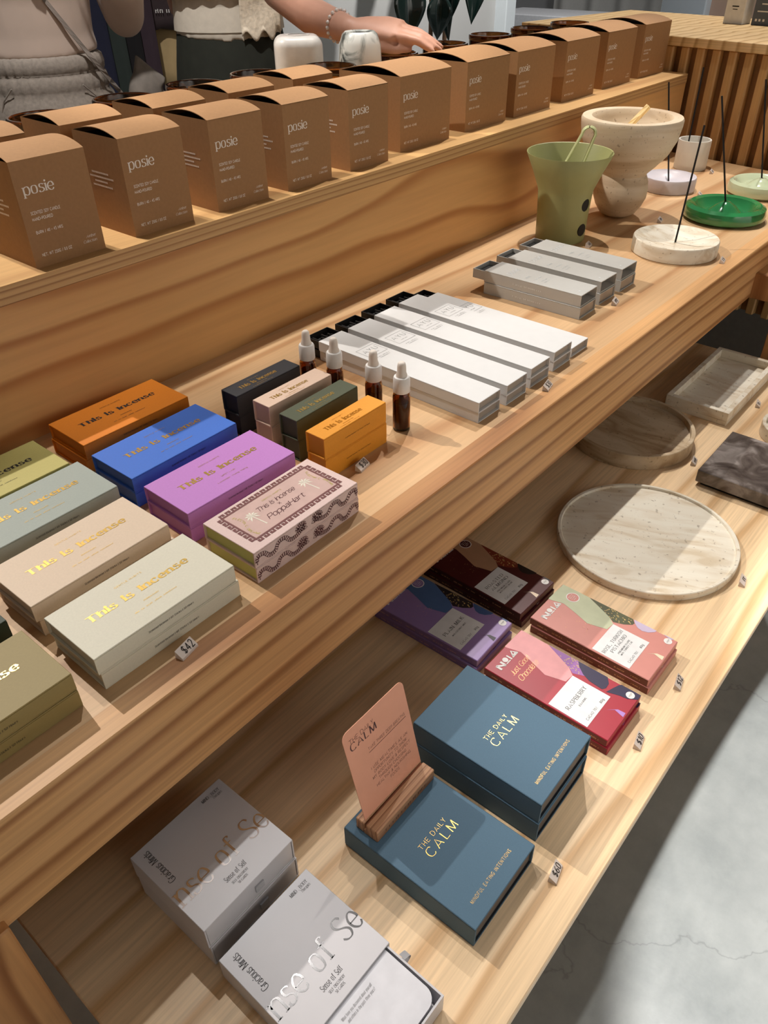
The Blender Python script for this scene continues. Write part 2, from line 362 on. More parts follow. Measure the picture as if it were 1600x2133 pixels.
OAK_SLAT = wood('oak_slat', (196, 152, 98), (178, 134, 82), (156, 112, 66), 0, 30, 1.4, (9, 9, 1.4), rough=0.5, seed=8.1, streak=.15)
BEECH = wood('beech', (196, 150, 112), (180, 132, 96), (150, 104, 72), 1, 160, 2.0, (3, 30, 30), rough=0.5, seed=1.1, streak=.2)
INK = mat('ink_black', (30, 27, 27), 0.6)
GOLD = mat('foil_gold', (222, 186, 104), 0.32, metal=0.8, vary=.02)
SILVER = mat('foil_silver', (196, 194, 194), 0.10, metal=0.95, vary=.02)
WHITE_INK = mat('ink_white', (232, 228, 224), 0.6)

def concrete():
    m, nt, b = newmat('concrete_floor'); L = nt.links.new
    tc = N(nt, 'ShaderNodeTexCoord')
    n1 = N(nt, 'ShaderNodeTexNoise'); n1.inputs['Scale'].default_value = 3.5; n1.inputs['Detail'].default_value = 9; n1.inputs['Roughness'].default_value = .68; L(tc.outputs['Object'], n1.inputs['Vector'])
    cr = N(nt, 'ShaderNodeValToRGB'); e = cr.color_ramp.elements; e[0].position = .3; e[0].color = (*lin((134, 140, 140)), 1); e[1].position = .7; e[1].color = (*lin((178, 182, 180)), 1); L(n1.outputs[0], cr.inputs[0])
    v = N(nt, 'ShaderNodeTexVoronoi', feature='DISTANCE_TO_EDGE'); v.inputs['Scale'].default_value = 2.3
    n3 = N(nt, 'ShaderNodeTexNoise'); n3.inputs['Scale'].default_value = 7; n3.inputs['Detail'].default_value = 5; L(tc.outputs['Object'], n3.inputs['Vector'])
    mxv = N(nt, 'ShaderNodeMix', data_type='VECTOR'); mxv.inputs[0].default_value = .22; L(tc.outputs['Object'], mxv.inputs[4]); L(n3.outputs[1], mxv.inputs[5]); L(mxv.outputs[1], v.inputs['Vector'])
    c2 = N(nt, 'ShaderNodeValToRGB'); c2.color_ramp.elements[0].position = 0.0; c2.color_ramp.elements[0].color = (.45, .45, .45, 1); c2.color_ramp.elements[1].position = .006; c2.color_ramp.elements[1].color = (1, 1, 1, 1); L(v.outputs[0], c2.inputs[0])
    mx = N(nt, 'ShaderNodeMix', data_type='RGBA', blend_type='MULTIPLY'); mx.inputs[0].default_value = .45; L(cr.outputs[0], mx.inputs[6]); L(c2.outputs[0], mx.inputs[7]); L(mx.outputs[2], b.inputs['Base Color'])
    n2 = N(nt, 'ShaderNodeTexNoise'); n2.inputs['Scale'].default_value = 55; n2.inputs['Detail'].default_value = 6; L(tc.outputs['Object'], n2.inputs['Vector'])
    mr = N(nt, 'ShaderNodeMapRange'); mr.inputs[3].default_value = .22; mr.inputs[4].default_value = .5; L(n2.outputs[0], mr.inputs[0]); L(mr.outputs[0], b.inputs['Roughness'])
    bn = N(nt, 'ShaderNodeBump'); bn.inputs['Strength'].default_value = .12; bn.inputs['Distance'].default_value = .002; L(n2.outputs[0], bn.inputs['Height']); L(bn.outputs[0], b.inputs['Normal'])
    return m

# ------------------------------------------------------------------ the room
struct('floor', MB().box(-3, 9, -3, 8, -0.05, 0), concrete())
WALLM = mat('wall_paint', (196, 196, 194), 0.8, vary=.02, scale=4)
struct('wall_back', MB().box(0.2, 5.35, 3.45, 3.6, 0, 2.9), WALLM)
struct('wall_far', MB().box(8.6, 8.75, -1, 8, 0, 2.9), mat('wall_far_paint', (176, 178, 182), 0.8, vary=.02, scale=4))
PLAIN = mat('shop_wall', (206, 202, 196), 0.8, vary=.02, scale=4)
struct('wall_left', MB().box(-2.35, -2.2, -2.8, 8, 0, 2.9), PLAIN)
struct('wall_front', MB().box(-2.2, 9, -2.8, -2.65, 0, 2.9), PLAIN)
struct('trim_1', MB().box(5.30, 5.42, 3.36, 3.62, 0, 2.9, .005), mat('trim_white', (224, 232, 236), 0.6, vary=.01))
struct('wall_right', MB().box(3.55, 3.67, -1.2, 1.32, 0, 2.6), mat('wall_blush', (206, 178, 160), 0.75, vary=.03, scale=3))
struct('trim_2', MB().box(3.50, 3.70, 1.32, 1.50, 0, 2.6, .005), mat('trim_pale_blue', (206, 222, 236), 0.55, vary=.01))

# ------------------------------------------------------------------ the stepped pine display
def xe(y): return 2.335+0.16*(y-0.965)           # where the display meets the slatted counter
du = thing('display_stand', 'long stepped pine display stand with three levels of goods', 'display stand')
obj('middle_shelf', MB().prism([(-0.6, YF+.0025), (xe(YF), YF+.0025), (xe(0.93), 0.93), (-0.6, 0.93)], Z1-0.028, Z1), PINE_TOP, du)
obj('shelf_front', MB().box(-0.6, xe(YF), YF, YF+0.03, Z1-0.113, Z1+0.0002, .0012), PINE_FASCIA, du)
obj('middle_shelf_underside', MB().box(-0.6, 2.2, YF+0.03, 0.9, Z1-0.060, Z1-0.028), PINE_LOW, du)
obj('riser', MB().box(-0.6, xe(YR)-.004, YR, YR+0.02, Z1, ZT-0.0225), PINE_RISER, du)
obj('candle_tier', MB().prism([(-0.6, YR-.0006), (xe(YR)-.003, YR-.0006), (xe(1.6)-.003, 1.6), (-0.6, 1.6)], ZT-0.022, ZT), PINE_EDGE, du)
obj('tier_back', MB().box(-0.6, 2.3, 1.57, 1.59, 0.0, ZT-0.022), PINE_RISER, du)
obj('lower_shelf', MB().box(0.0375, 1.669, 0.0895, 0.90, Z0-0.018, Z0, .001), PINE_LOW, du)
obj('back_blocker', MB().box(-0.02, 1.70, 0.90, 0.918, 0.0, Z1-0.06), PINE_RISER, du)  # added, unseen: closes the back so the lower shelf stays dark
for x0, x1, y0_, y1_, zt_ in ((-0.12, 0.0235, YF-0.010, 0.88, Z1-0.1005), (1.690, 1.76, 0.26, 0.362, Z1-0.1135), (1.690, 1.76, 0.80, 0.88, Z1-0.0605)):
    obj('leg', MB().box(x0, x1, y0_, y1_, 0.0, zt_, .0015), PINE_LEG, du)
obj('side_rail', MB().box(1.690, 1.76, 0.362, 0.80, 0.06, 0.12, .0015), PINE_LEG, du)
obj('top_rail', MB().box(1.690, 1.76, 0.26, 0.80, Z1-0.1135, Z1-0.0605, .0015), PINE_LEG, du)
obj('bracket', MB().box(0.0235, 1.69, 0.30, 0.34, Z0-0.058, Z0-0.018), PINE_LEG, du)

# ------------------------------------------------------------------ slatted counter
cn = thing('service_counter', 'oak service counter with vertical slatted front and pale top', 'counter', (xe(0.965), 0.965, 0), -math.atan(0.16))
obj('counter_top', MB().box(0.0, 0.57, -2.0, 0.515, 1.055, 1.077, .0015), OAK, cn)
obj('plinth', MB().box(0.46, 0.54, -1.9, 0.45, 0.0, 0.42), mat('plinth_dark', (150, 146, 140), .8), cn)
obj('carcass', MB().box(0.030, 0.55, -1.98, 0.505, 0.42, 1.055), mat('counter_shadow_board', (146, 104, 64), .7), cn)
slat_me = None; y = 0.495
while y > -1.3:
    if slat_me is None:
        s = obj('slat', MB().box(0.008, 0.030, -0.0115, 0.0115, 0.42, 1.0548, .003), OAK_SLAT, cn); slat_me = s.data
    else:
        s = bpy.data.objects.new('slat', slat_me); C.objects.link(s); s.parent = cn
    s.location = (0, y, 0); y -= 0.0455
def retail_box(name, label, loc, rz, w_, d_, h_, col, ink, rows):
    t = thing(name, label, 'box', loc, rz)
    obj('carton', MB().box(-w_/2, w_/2, -d_/2, d_/2, 0, h_, .001), mat('carton_%d_%d_%d' % col, col, .6), t)
    mb = MB()
    for (x, z, ww, hh) in rows: mb.add([(-w_/2-.0004, -x*d_+ww*d_/2, z*h_), (-w_/2-.0004, -x*d_-ww*d_/2, z*h_), (-w_/2-.0004, -x*d_-ww*d_/2, z*h_+hh), (-w_/2-.0004, -x*d_+ww*d_/2, z*h_+hh)], [(0, 1, 2, 3)])
    obj('print', mb, ink, t); return t
retail_box('product_box', 'small white product box standing on the oak counter', (2.735, 0.930, 1.077), R(-9), .05, .060, .085, (226, 224, 222), INK, [(0, .5, .35, .003), (0, .42, .25, .002)])
retail_box('product_box', 'slate grey product box at the counter edge beside the white one', (2.735, 0.848, 1.077), R(-9), .05, .060, .082, (92, 98, 108), WHITE_INK, [(0, .62, .3, .003), (0, .40, .6, .003), (-.28, .12, .1, .006), (-.1, .12, .1, .006), (.1, .12, .1, .006)])

# ------------------------------------------------------------------ candle cartons
KRAFT = mat('kraft_card', (158, 117, 76), 0.75, vary=.05, scale=220)
KRAFT_SHADE = mat('kraft_shade', (40, 27, 18), 0.9)  # near-black kraft: the shade under the bowed lid is put into the colour
PRINT_W = mat('print_cream', (236, 226, 214), 0.6)
def candle_proto(w_, d_, h_):
    t = thing('candle_box', 'x', 'candle box')
    b = MB(); x0, x1, y0, y1 = -w_/2, w_/2, -d_/2, d_/2
    b.add([(x0, y0, 0), (x1, y0, 0), (x1, y1, 0), (x0, y1, 0), (x0, y0, h_), (x1, y0, h_), (x1, y1, h_), (x0, y1, h_)], [(0, 3, 2, 1), (0, 1, 5, 4), (1, 2, 6, 5), (2, 3, 7, 6), (3, 0, 4, 7)])
    obj('carton', b, KRAFT, t)
    obj('side_flap', MB().box(x0+.001, x1-.001, y0+.001, y1-.001, h_-.008, h_-.006), KRAFT_SHADE, t)
    bow = 0.085*d_
    def lid(u, v): return (x0+u*(x1-x0), y0+v*(y1-y0), h_+bow*math.sin(math.pi*v**0.85))
    lb = MB().grid(lid, 1, 12); n = len(lb.v); lb.v += [(x, y, z-.0009) for x, y, z in lb.v]
    lb.f += [tuple(i+n for i in f)[::-1] for f in lb.f]
    for j in range(12):
        a, c = j*2, (j+1)*2; lb.f += [(a, c, c+n, a+n), (a+1, a+1+n, c+1+n, c+1)]
    lb.f += [(0, n, n+1, 1), (24, 25, 25+n, 24+n)]
    obj('lid_flap', lb, KRAFT, t, True)
    s = MB(); k = .096; yy = y0-.00025
    P = lambda u, v: (x0+u*k, yy, v*.12)
    letter(s, 'posie', P(.105, .685), UX, UZ, .386*k, .0118, thick=1.15, thin=.38, serif=.7, gap=.55)
    letter(s, 'SCENTED SOY CANDLE', P(.115, .50), UX, UZ, .39*k, .0032, **BOLD)
    letter(s, 'HAND-POURED', P(.115, .442), UX, UZ, .27*k, .0032, **BOLD)
    letter(s, 'BURN / 40 - 45 HRS', P(.117, .318), UX, UZ, .36*k, .0032, **BOLD)
    letter(s, 'NET. WT 250G / 8.8 OZ', P(.118, .10), UX, UZ, .41*k, .0032, **BOLD)
    ox = (w_-k)
    letter(s, 'Amber', (x0+ox+.76*k, yy, .155*.12), UX, UZ, .135*k, .0032, **ITAL)
    letter(s, 'Collection', (x0+ox+.705*k, yy, .106*.12), UX, UZ, .19*k, .0032, **ITAL)
    obj('lettering', s, PRINT_W, t, fix=False)
    s = MB(); xx = x0-.00025
    for i, (a, b_) in enumerate(((.16, .4), (.10, .46), (.2, .36), (.14, .42))):
        z = h_*(.60-.045*i)
        y = y1-.012-a*d_
        while y > y1-.012-b_*d_*1.3: s.add([(xx, y, z), (xx, y-.0022, z), (xx, y-.0022, z+.0022), (xx, y, z+.0022)], [(0, 1, 2, 3)]); y -= .0031
    obj('side_print', s, PRINT_W, t, fix=False)
    return t
GC = 'kraft candle boxes on the top tier'
ORD = ['first', 'second', 'third', 'fourth', 'fifth', 'sixth', 'seventh', 'eighth', 'ninth', 'tenth', 'eleventh']
small = candle_proto(.096, .100, .119); wide = candle_proto(.146, .142, .119)
small['group'] = GC; wide['group'] = GC
FR = [(.4766, .9557, 0), (.6212, .9588, 0), (.763, .9585, -.8), (.901, .9581, -.9), (1.0482, .9627, -.9), (1.2267, 1.0026, -.5), (1.4327, 1.0091, .3), (1.6127, 1.010, -.6), (1.8203, 1.0139, -1.0), (2.0308, 1.0225, -1.2), (2.2345, 1.024, -1.6)]
for i, (x, y, a) in enumerate(FR):
    src = small if i < 5 else wide
    lb = '%s kraft candle box in the front row, %s' % ('narrow' if i < 5 else 'wide', '%s from the left' % ORD[i] if i < 5 else ('last, beside the slatted counter' if i == 10 else '%s in line from the left' % ORD[i]))
    if i in (0, 5):
        src['label'] = lb; src.location = (x, y, ZT); src.rotation_euler = (0, 0, R(a))
    else: dup(src, lb, (x, y, ZT), R(a), GC)
for i, (x, y, a) in enumerate([(.476, 1.086, 0), (.6228, 1.0879, -1), (.7696, 1.0869, 0), (.9191, 1.0954, -1), (1.0742, 1.1107, -.9)]):
    dup(small, 'narrow kraft candle box in the back row, %s from the left' % ORD[i], (x, y, ZT), R(a), GC)

# ------------------------------------------------------------------ amber jars and vessels behind the cartons
AMBER = glass('amber_glass', (112, 66, 22)); WAX = mat('candle_wax', (214, 190, 150), .5)
def jar_proto():
    t = thing('amber_candle_jar', 'x', 'candle jar'); r, h = .053, .100
    obj('glass', MB().lathe([(0, 0), (r-.004, 0), (r, .004), (r, h-.012), (r+.0016, h-.010), (r+.0018, h-.002), (r, h), (r-.003, h), (r-.0042, h-.003), (r-.0042, .008), (0, .008)], 40), AMBER, t, True)
    obj('wax', MB().lathe([(0, .0082), (r-.0044, .0082), (r-.0044, .066), (0, .066)], 40), WAX, t, True)
    obj('wick', MB().tube([(0, 0, .066), (.001, 0, .074)], .0008, 6), INK, t); return t
jar = jar_proto(); GJ = 'amber glass candle jars behind the boxes'; jar['group'] = GJ
for i, (x, y) in enumerate([(.655, 1.222), (.822, 1.252), (.985, 1.270), (1.137, 1.272), (1.293, 1.2293), (1.519, 1.248), (1.722, 1.256), (1.938, 1.272), (2.130, 1.268), (2.310, 1.25)]):
    lb = 'open amber glass candle jar, %s along the row from the left' % ORD[i]
    if i == 0: jar['label'] = lb; jar.location = (x, y, ZT)
    else: dup(jar, lb, (x, y, ZT), 0, GJ)
def rounded_block(w_, d_, h_, r, n=10, top=.02):
    prof = []
    pts = []
    for sx, sy in ((1, 1), (-1, 1), (-1, -1), (1, -1)):
        a0 = {(1, 1): 0, (-1, 1): 90, (-1, -1): 180, (1, -1): 270}[(sx, sy)]
        for k in range(n+1):
            a = R(a0+90*k/n); pts.append((sx*(w_/2-r), sy*(d_/2-r), math.cos(a), math.sin(a)))
    rows = [(0, r*.96), (.004, r)]+[(h_-top, r)]+[(h_-top+top*math.sin(R(a)), r-top*.98*(1-math.cos(R(a)))) for a in range(15, 91, 15)]
    mb = MB(); m = len(pts); vs = []
    for z, rr in rows: vs += [(cx+rr*c_, cy+rr*s_, z) for cx, cy, c_, s_ in pts]
    fs = [tuple(range(m))[::-1], tuple(range(len(vs)-m, len(vs)))]
    for j in range(len(rows)-1): fs += [(j*m+i, j*m+(i+1) % m, (j+1)*m+(i+1) % m, (j+1)*m+i) for i in range(m)]
    return mb.add(vs, fs)
wv = thing('ceramic_vessel', 'glossy white rounded ceramic vessel behind the amber jars', 'vessel', (1.362, 1.386, ZT), R(-42))
obj('vessel_body', rounded_block(.104, .10, .138, .03), mat('white_ceramic', (232, 228, 222), .3, coat=.4), wv, True)
obj('lid_line', MB().lathe([(.02, .1381), (.026, .1381), (.026, .1388), (.02, .1388)], 24), mat('ceramic_shadow', (205, 200, 194), .5), wv)
mv = thing('marble_vessel', 'grey veined marble candle vessel beside the reaching hand', 'vessel', (1.406, 1.246, ZT))
obj('vessel_body', MB().lathe([(0, 0), (.030, 0), (.037, .008), (.0445, .040), (.046, .085), (.0435, .125), (.037, .144), (.031, .149), (.026, .146), (.025, .13), (.024, .07), (0, .068)], 40), stone('grey_marble', (206, 206, 200), (168, 170, 164), (64, 68, 66), (9, 9, 7), .35, lo=.38, hi=.56, pits=False, veins=True), mv, True)
obj('wax', MB().lathe([(0, .118), (.0244, .118), (.0244, .12), (0, .12)], 24), mat('dark_wax', (60, 54, 50), .5), mv)

# ------------------------------------------------------------------ incense boxes: book-style cover over a recessed tray
def dark(c, k): return tuple(int(v*k) for v in c)
def incense(w_, d_, h_, col, name, inner=None):
    t = thing('incense_box', 'x', 'incense box'); x0, x1, y0, y1 = -w_/2, w_/2, -d_/2, d_/2; th = .0016
    M_ = mat('paper_'+name, col, .55, vary=.03, scale=500); MI = mat('paper_in_'+name, inner or dark(col, .92), .6, vary=.03)
    c = MB().box(x0, x1, y0, y1, h_-th, h_, .0004).box(x0, x1, y0, y1, 0, th, .0004).box(x0, x1, y0, y0+th, th, h_-th).box(x0, x1, y1-th, y1, th, h_-th)
    obj('cover', c, M_, t)
    obj('tray', MB().box(x0+.0022, x1-.0022, y0+th, y1-th, th, h_-th), MI, t)
    return t
def incense_text(t, w_, d_, h_, ink, big=True, sub=('WINDY', 'Vetiver, Pepper'), front=True):
    s = MB(); P = lambda u, v: ((u-.5)*w_, (v-.5)*d_, h_+.00025)
    if big:
        letter(s, 'This is Incense', P(.145, .50), UX, UY, .70*w_, .0083, **FAT)
        letter(s, 'GENTLE HABITS', P(.5, .775), UX, UY, .19*w_, .0020, 'c', thick=.8, thin=.8, gap=2.2)
        for k, x in enumerate(sub or ('', '')):
            wd = ((.13, .27) if sub else (.12, .30))[k]*w_
            if x: letter(s, x, P(.5, .335-.105*k), UX, UY, wd, .0020, 'c', thick=.8, thin=.6, gap=1.6)
            else: scribble(s, (-wd/2, P(0, .335-.105*k)[1], P(0, 0)[2]), UX, UY, wd, .0018, 31+k)
    else:
        letter(s, 'This is Incense', P(.15, .36), UX, UY, .56*w_, .0064, **FAT)
        letter(s, 'GENTLE HABITS', P(.42, .73), UX, UY, .17*w_, .0014, 'c', **SANS)
        for k in range(2): scribble(s, P(.36-.08*k, .20-.12*k), UX, UY, (.16 if k == 0 else .3)*w_, .0014, 51+k)
    obj('lettering', s, ink, t, fix=False)
    if front:
        s = MB()
        if big: letter(s, 'Scented Incense | 60 Sticks | 50 Hours', (-.155*w_, -d_/2-.00025, h_*.42), UX, UZ, .325*w_, .0023, thick=1.1, thin=.6, serif=.5, gap=1.0, shear=.12)
        else: letter(s, 'Scented Incense | 20 Sticks | 15 Hours', (-.18*w_, -d_/2-.00025, h_*.45), UX, UZ, .40*w_, .0015, thick=1.1, thin=.6, gap=1.0)
        obj('side_lettering', s, INK, t, fix=False)
BIG = [('orange', (214, 122, 18), .4297, .7993, -.5, 'burnt orange', INK, None),
       ('blue', (62, 112, 205), .4260, .6989, .4, 'bright blue', GOLD, None),
       ('purple', (190, 128, 200), .4257, .5989, -1.0, 'orchid purple', GOLD, ('SWEET LAND', 'Lavender Ylang Ylang')),
       ('olive', (186, 176, 104), .2480, .7800, 0, 'olive yellow', INK, None),
       ('sage', (160, 168, 160), .2562, .6990, 0, 'grey sage', GOLD, None),
       ('peach', (220, 198, 174), .2518, .6007, .5, 'peach beige', GOLD, None),
       ('ivory', (218, 213, 194), .2515, .5021, -.1, 'pale ivory', GOLD, None),
       ('khaki', (150, 132, 82), .0770, .5032, 0, 'dark khaki', GOLD, None),
       ('forest', (44, 58, 44), .0745, .6010, 0, 'dark forest green', GOLD, None)]
GB = 'large incense boxes on the middle shelf'
for name, col, x, y, a, cn_, ink, sub in BIG:
    t = incense(.1525, .0765, .0196, col, name); incense_text(t, .1525, .0765, .0196, ink, True, sub)
    t['label'] = '%s incense box, lower of its stack of two' % cn_; t['group'] = GB
    t.location = (x, y, Z1); t.rotation_euler = (0, 0, R(a))
    dx = {'peach': -.003, 'ivory': -.002, 'orange': .002}.get(name, 0)
    dup(t, '%s incense box with foil lettering, on top of its stack' % cn_ if ink is GOLD else '%s incense box with dark lettering, on top of its stack' % cn_, (x+dx, y+.0004, Z1+.0196), R(a+.3), GB)
SM = [('black', (38, 40, 46), .5816, .6983, 0, 'black', GOLD), ('blush', (214, 186, 166), .5885, .6477, 0, 'blush pink', GOLD), ('moss', (76, 82, 62), .5862, .5995, 1.0, 'moss green', GOLD), ('amberyellow', (226, 150, 42), .5773, .5460, .3, 'amber yellow', mat('foil_tone', (198, 128, 34), .3, metal=.5))]
GS = 'small incense boxes on the middle shelf'
for name, col, x, y, a, cn_, ink in SM:
    t = incense(.110, .0292, .0288, col, name); incense_text(t, .110, .0292, .0288, ink, False, (), name == 'amberyellow')
    t['label'] = 'small %s incense box, lower of its pair' % cn_; t['group'] = GS; t.location = (x, y, Z1); t.rotation_euler = (0, 0, R(a))
    dup(t, 'small %s incense box, upper of its pair' % cn_, (x-.0005, y+.0003, Z1+.0288), R(a), GS)
# the patterned collaboration box: Greek key border, palms, snakes along the front
def pattern_box():
    w_, d_, h_ = .1523, .0754, .0196; t = incense(w_, d_, h_, (222, 196, 190), 'pattern', (196, 198, 120))
    P = lambda u, v, e=.00025: ((u-.5)*w_, (v-.5)*d_, h_+e)
    PL = mat('ink_plum', (118, 72, 70), .6); LP = mat('paper_inner_pink', (206, 174, 166), .6)
    x0, x1, y0, y1 = .075*w_-w_/2, .935*w_-w_/2, .12*d_-d_/2, .935*d_-d_/2; z = h_+.0001
    obj('inner_panel', MB().add([(x0+.005, y0+.005, z), (x1-.005, y0+.005, z), (x1-.005, y1-.005, z), (x0+.005, y1-.005, z)], [(0, 1, 2, 3)]), LP, t, fix=False)
    k = MB(); z = h_+.0003
    def bar(a, b, c, d): k.add([(a, c, z), (b, c, z), (b, d, z), (a, d, z)], [(0, 1, 2, 3)])
    i0 = .0040; th = .0024
    bar(x0+i0, x1-i0, y0+i0, y0+i0+th); bar(x0+i0, x1-i0, y1-i0-th, y1-i0); bar(x0+i0, x0+i0+th, y0+i0, y1-i0); bar(x1-i0-th, x1-i0, y0+i0, y1-i0)
    def hooks(fn, L_, nn):
        p = L_/nn
        for i in range(nn):
            a = i*p+p*.12
            for (u0, u1, v0, v1) in ((0, .0022, 0, .0046), (0, p*.80, .0032, .0052), (p*.80-.0020, p*.80, .0016, .0052), (p*.42, p*.80, .0014, .0028)): fn(a+u0, a+u1, v0, v1)
    hooks(lambda a, b, c, d: bar(x0+i0+a, x0+i0+b, y1-i0+c-.0005, y1-i0+d-.0005), x1-x0-2*i0, 15)
    hooks(lambda a, b, c, d: bar(x1-i0-a, x1-i0-b, y0+i0-c+.0005, y0+i0-d+.0005), x1-x0-2*i0, 15)
    hooks(lambda a, b, c, d: bar(x0+i0-c+.0005, x0+i0-d+.0005, y0+i0+a, y0+i0+b), y1-y0-2*i0, 7)
    hooks(lambda a, b, c, d: bar(x1-i0+c-.0005, x1-i0+d-.0005, y1-i0-a, y1-i0-b), y1-y0-2*i0, 7)
    obj('key_border', k, PL, t, fix=False)
    s = MB(); DK = mat('ink_maroon', (86, 38, 44), .6)
    letter(s, 'This Is Incense', P(.315, .585), UX, UY, .35*w_, .0066, **dict(SCRIPT, thick=.75, thin=.6))
    letter(s, 'x', P(.47, .50), UX, UY, .02*w_, .0048, thick=.7, thin=.6)
    letter(s, 'PoppaHart', P(.315, .36), UX, UY, .34*w_, .0075, **dict(SCRIPT, thick=.75, thin=.6))
    obj('handwriting', s, DK, t, fix=False)
    s = MB(); letter(s, 'GENTLE HABITS', P(.42, .73), UX, UY, .18*w_, .0022, **SANS)
    for ci, sgn in ((.155, 1), (.858, -1)):
        for j, ch in enumerate('ELECTRIC DREAMS'):
            tt = j/14; v = .26+.48*tt if sgn < 0 else .26+.48*tt; v = .76-.5*tt
            u = ci+sgn*.018*math.sin(tt*math.pi*2)
            letter(s, ch, P(u, v), (0, -1, 0), (1, 0, 0), None, .0026, thick=1.1, thin=1.0)
    obj('foil_lettering', s, mat('foil_lemon', (236, 222, 130), .3, metal=.6), t, fix=False)
    s = MB()
    for cx_, cy_ in ((.258, .60), (.765, .60)):
        c = Vector(P(cx_, cy_)); b = c+Vector((.002, -.021, 0)); n = Vector((.0006, 0, 0))
        s.add([b-n*1.2, b+n*1.2, c+n, c-n], [(0, 1, 2, 3)])
        for a in (-40, 0, 35, 75, 110, 150, 190, 225):
            dv = Vector((math.cos(R(a)), math.sin(R(a)), 0)); e = c+dv*.0085+Vector((0, -.0016, 0)); m = c+dv*.005; q = Vector((-dv.y, dv.x, 0))*.0012
            s.add([c, m-q, e, m+q], [(0, 1, 2, 3)])
    obj('palm_print', s, mat('ink_pearl', (232, 226, 210), .5), t, fix=False)
    s = MB(); yy = -d_/2-.0003
    def snake(pts, wd):
        q = cr_smooth([Vector(p) for p in pts], 7)
        for i in range(len(q)-1):
            if i % 2 and i > 2 and i < len(q)-4:
                a = q[i]; tt = (q[i+1]-q[i]); tt.normalize(); nn = Vector((-tt.y, tt.x)); L_ = .0022
                s.add([(a.x+nn.x*wd, yy, a.y+nn.y*wd), (a.x-nn.x*wd, yy, a.y-nn.y*wd), (a.x-nn.x*wd+tt.x*L_*.5, yy, a.y-nn.y*wd+tt.y*L_*.5), (a.x+nn.x*wd+tt.x*L_*.5, yy, a.y+nn.y*wd+tt.y*L_*.5)], [(0, 1, 2, 3)])
            for sg in (-1, 1):
                a, b = q[i], q[i+1]; tt = (b-a)
                if tt.length < 1e-7: continue
                tt.normalize(); nn = Vector((-tt.y, tt.x))*sg
                tp = min(1, i/6, (len(q)-1-i)/5) if i < 6 or i > len(q)-6 else 1
                s.add([(a.x+nn.x*wd*tp, yy, a.y+nn.y*wd*tp), (b.x+nn.x*wd*tp, yy, b.y+nn.y*wd*tp), (b.x+nn.x*(wd*tp-.0005), yy, b.y+nn.y*(wd*tp-.0005)), (a.x+nn.x*(wd*tp-.0005), yy, a.y+nn.y*(wd*tp-.0005))], [(0, 1, 2, 3)])
    for sg in (-1, 1):
        pts = [(sg*.0735, .0035), (sg*.0725, .012), (sg*.064, .0125), (sg*.057, .0055), (sg*.049, .006), (sg*.044, .013), (sg*.035, .0135), (sg*.028, .0065), (sg*.020, .006), (sg*.0125, .0085), (sg*.0065, .0135), (sg*.0125, .0165), (sg*.018, .0125), (sg*.010, .0095), (sg*.003, .008)]
        snake(pts, .0025)
    obj('snake_print', s, DK, t, fix=False)
    return t
t = pattern_box(); t['label'] = 'pink incense box with snake print, lower of its stack'; t['group'] = GB; t.location = (.4255, .5004, Z1); t.rotation_euler = (0, 0, R(.6))
dup(t, 'pink incense box with brown key border and handwriting, upper of its stack', (.4252, .5008, Z1+.0196), R(.6), GB)

# ------------------------------------------------------------------ dropper bottles
BOT_GLASS = glass('bottle_amber_glass', (170, 112, 48)); OIL = mat('amber_oil', (120, 66, 20), .1)
PLASTIC = mat('white_plastic', (228, 226, 224), .35); RUBBER = mat('white_rubber', (226, 216, 206), .5)
def bottle_proto():
    t = thing('dropper_bottle', 'x', 'bottle'); r = .0112
    obj('bottle_glass', MB().lathe([(0, 0), (r-.002, 0), (r, .002), (r, .049), (r-.0015, .0535), (.0068, .056), (.0068, .058), (.0055, .058), (.0055, .055), (r-.0016, .048), (r-.0016, .004), (0, .004)], 32), BOT_GLASS, t, True)
    obj('oil', MB().lathe([(0, .0042), (r-.0018, .0042), (r-.0018, .040), (0, .040)], 24), OIL, t, True)
    obj('collar', MB().lathe([(.0060, .0565), (.0103, .0545), (.0108, .0555), (.0106, .073), (.0096, .0752), (.0066, .0758), (.0060, .0758)], 32), PLASTIC, t, True)
    obj('dropper_bulb', MB().lathe([(0, .0740), (.0072, .0740), (.0072, .0775), (.0059, .081), (.0055, .089), (.0048, .0928), (.003, .0946), (0, .0952)], 24), RUBBER, t, True)
    s = MB(); a0 = R(-12)
    q, wd = text2d('This is Incense', **FAT); L_ = .034; sx = L_/wd; sy = .0038/7; rr = r+.0003
    for k in q: s.add([(rr*math.cos(a0-(v.y*sy)/rr), rr*math.sin(a0-(v.y*sy)/rr), .006+v.x*sx) for v in k], [(3, 2, 1, 0)])
    obj('lettering', s, WHITE_INK, t, fix=False); return t
bot = bottle_proto(); GBt = 'amber dropper bottles on the middle shelf'; bot['group'] = GBt
BL = ['amber dropper bottle farthest back, behind the black incense boxes', 'amber dropper bottle second from the riser, behind the blush incense boxes', 'amber dropper bottle third from the riser, behind the moss incense boxes', 'amber dropper bottle nearest the front edge, with whole body in view']
for i, (x, y) in enumerate([(.6615, .6950), (.6683, .6510), (.6717, .5858), (.6700, .5381)]):
    if i == 0: bot['label'] = BL[0]; bot.location = (x, y, Z1)
    else: dup(bot, BL[i], (x, y, Z1), R((0, 12, 3, 0)[i]), GBt)

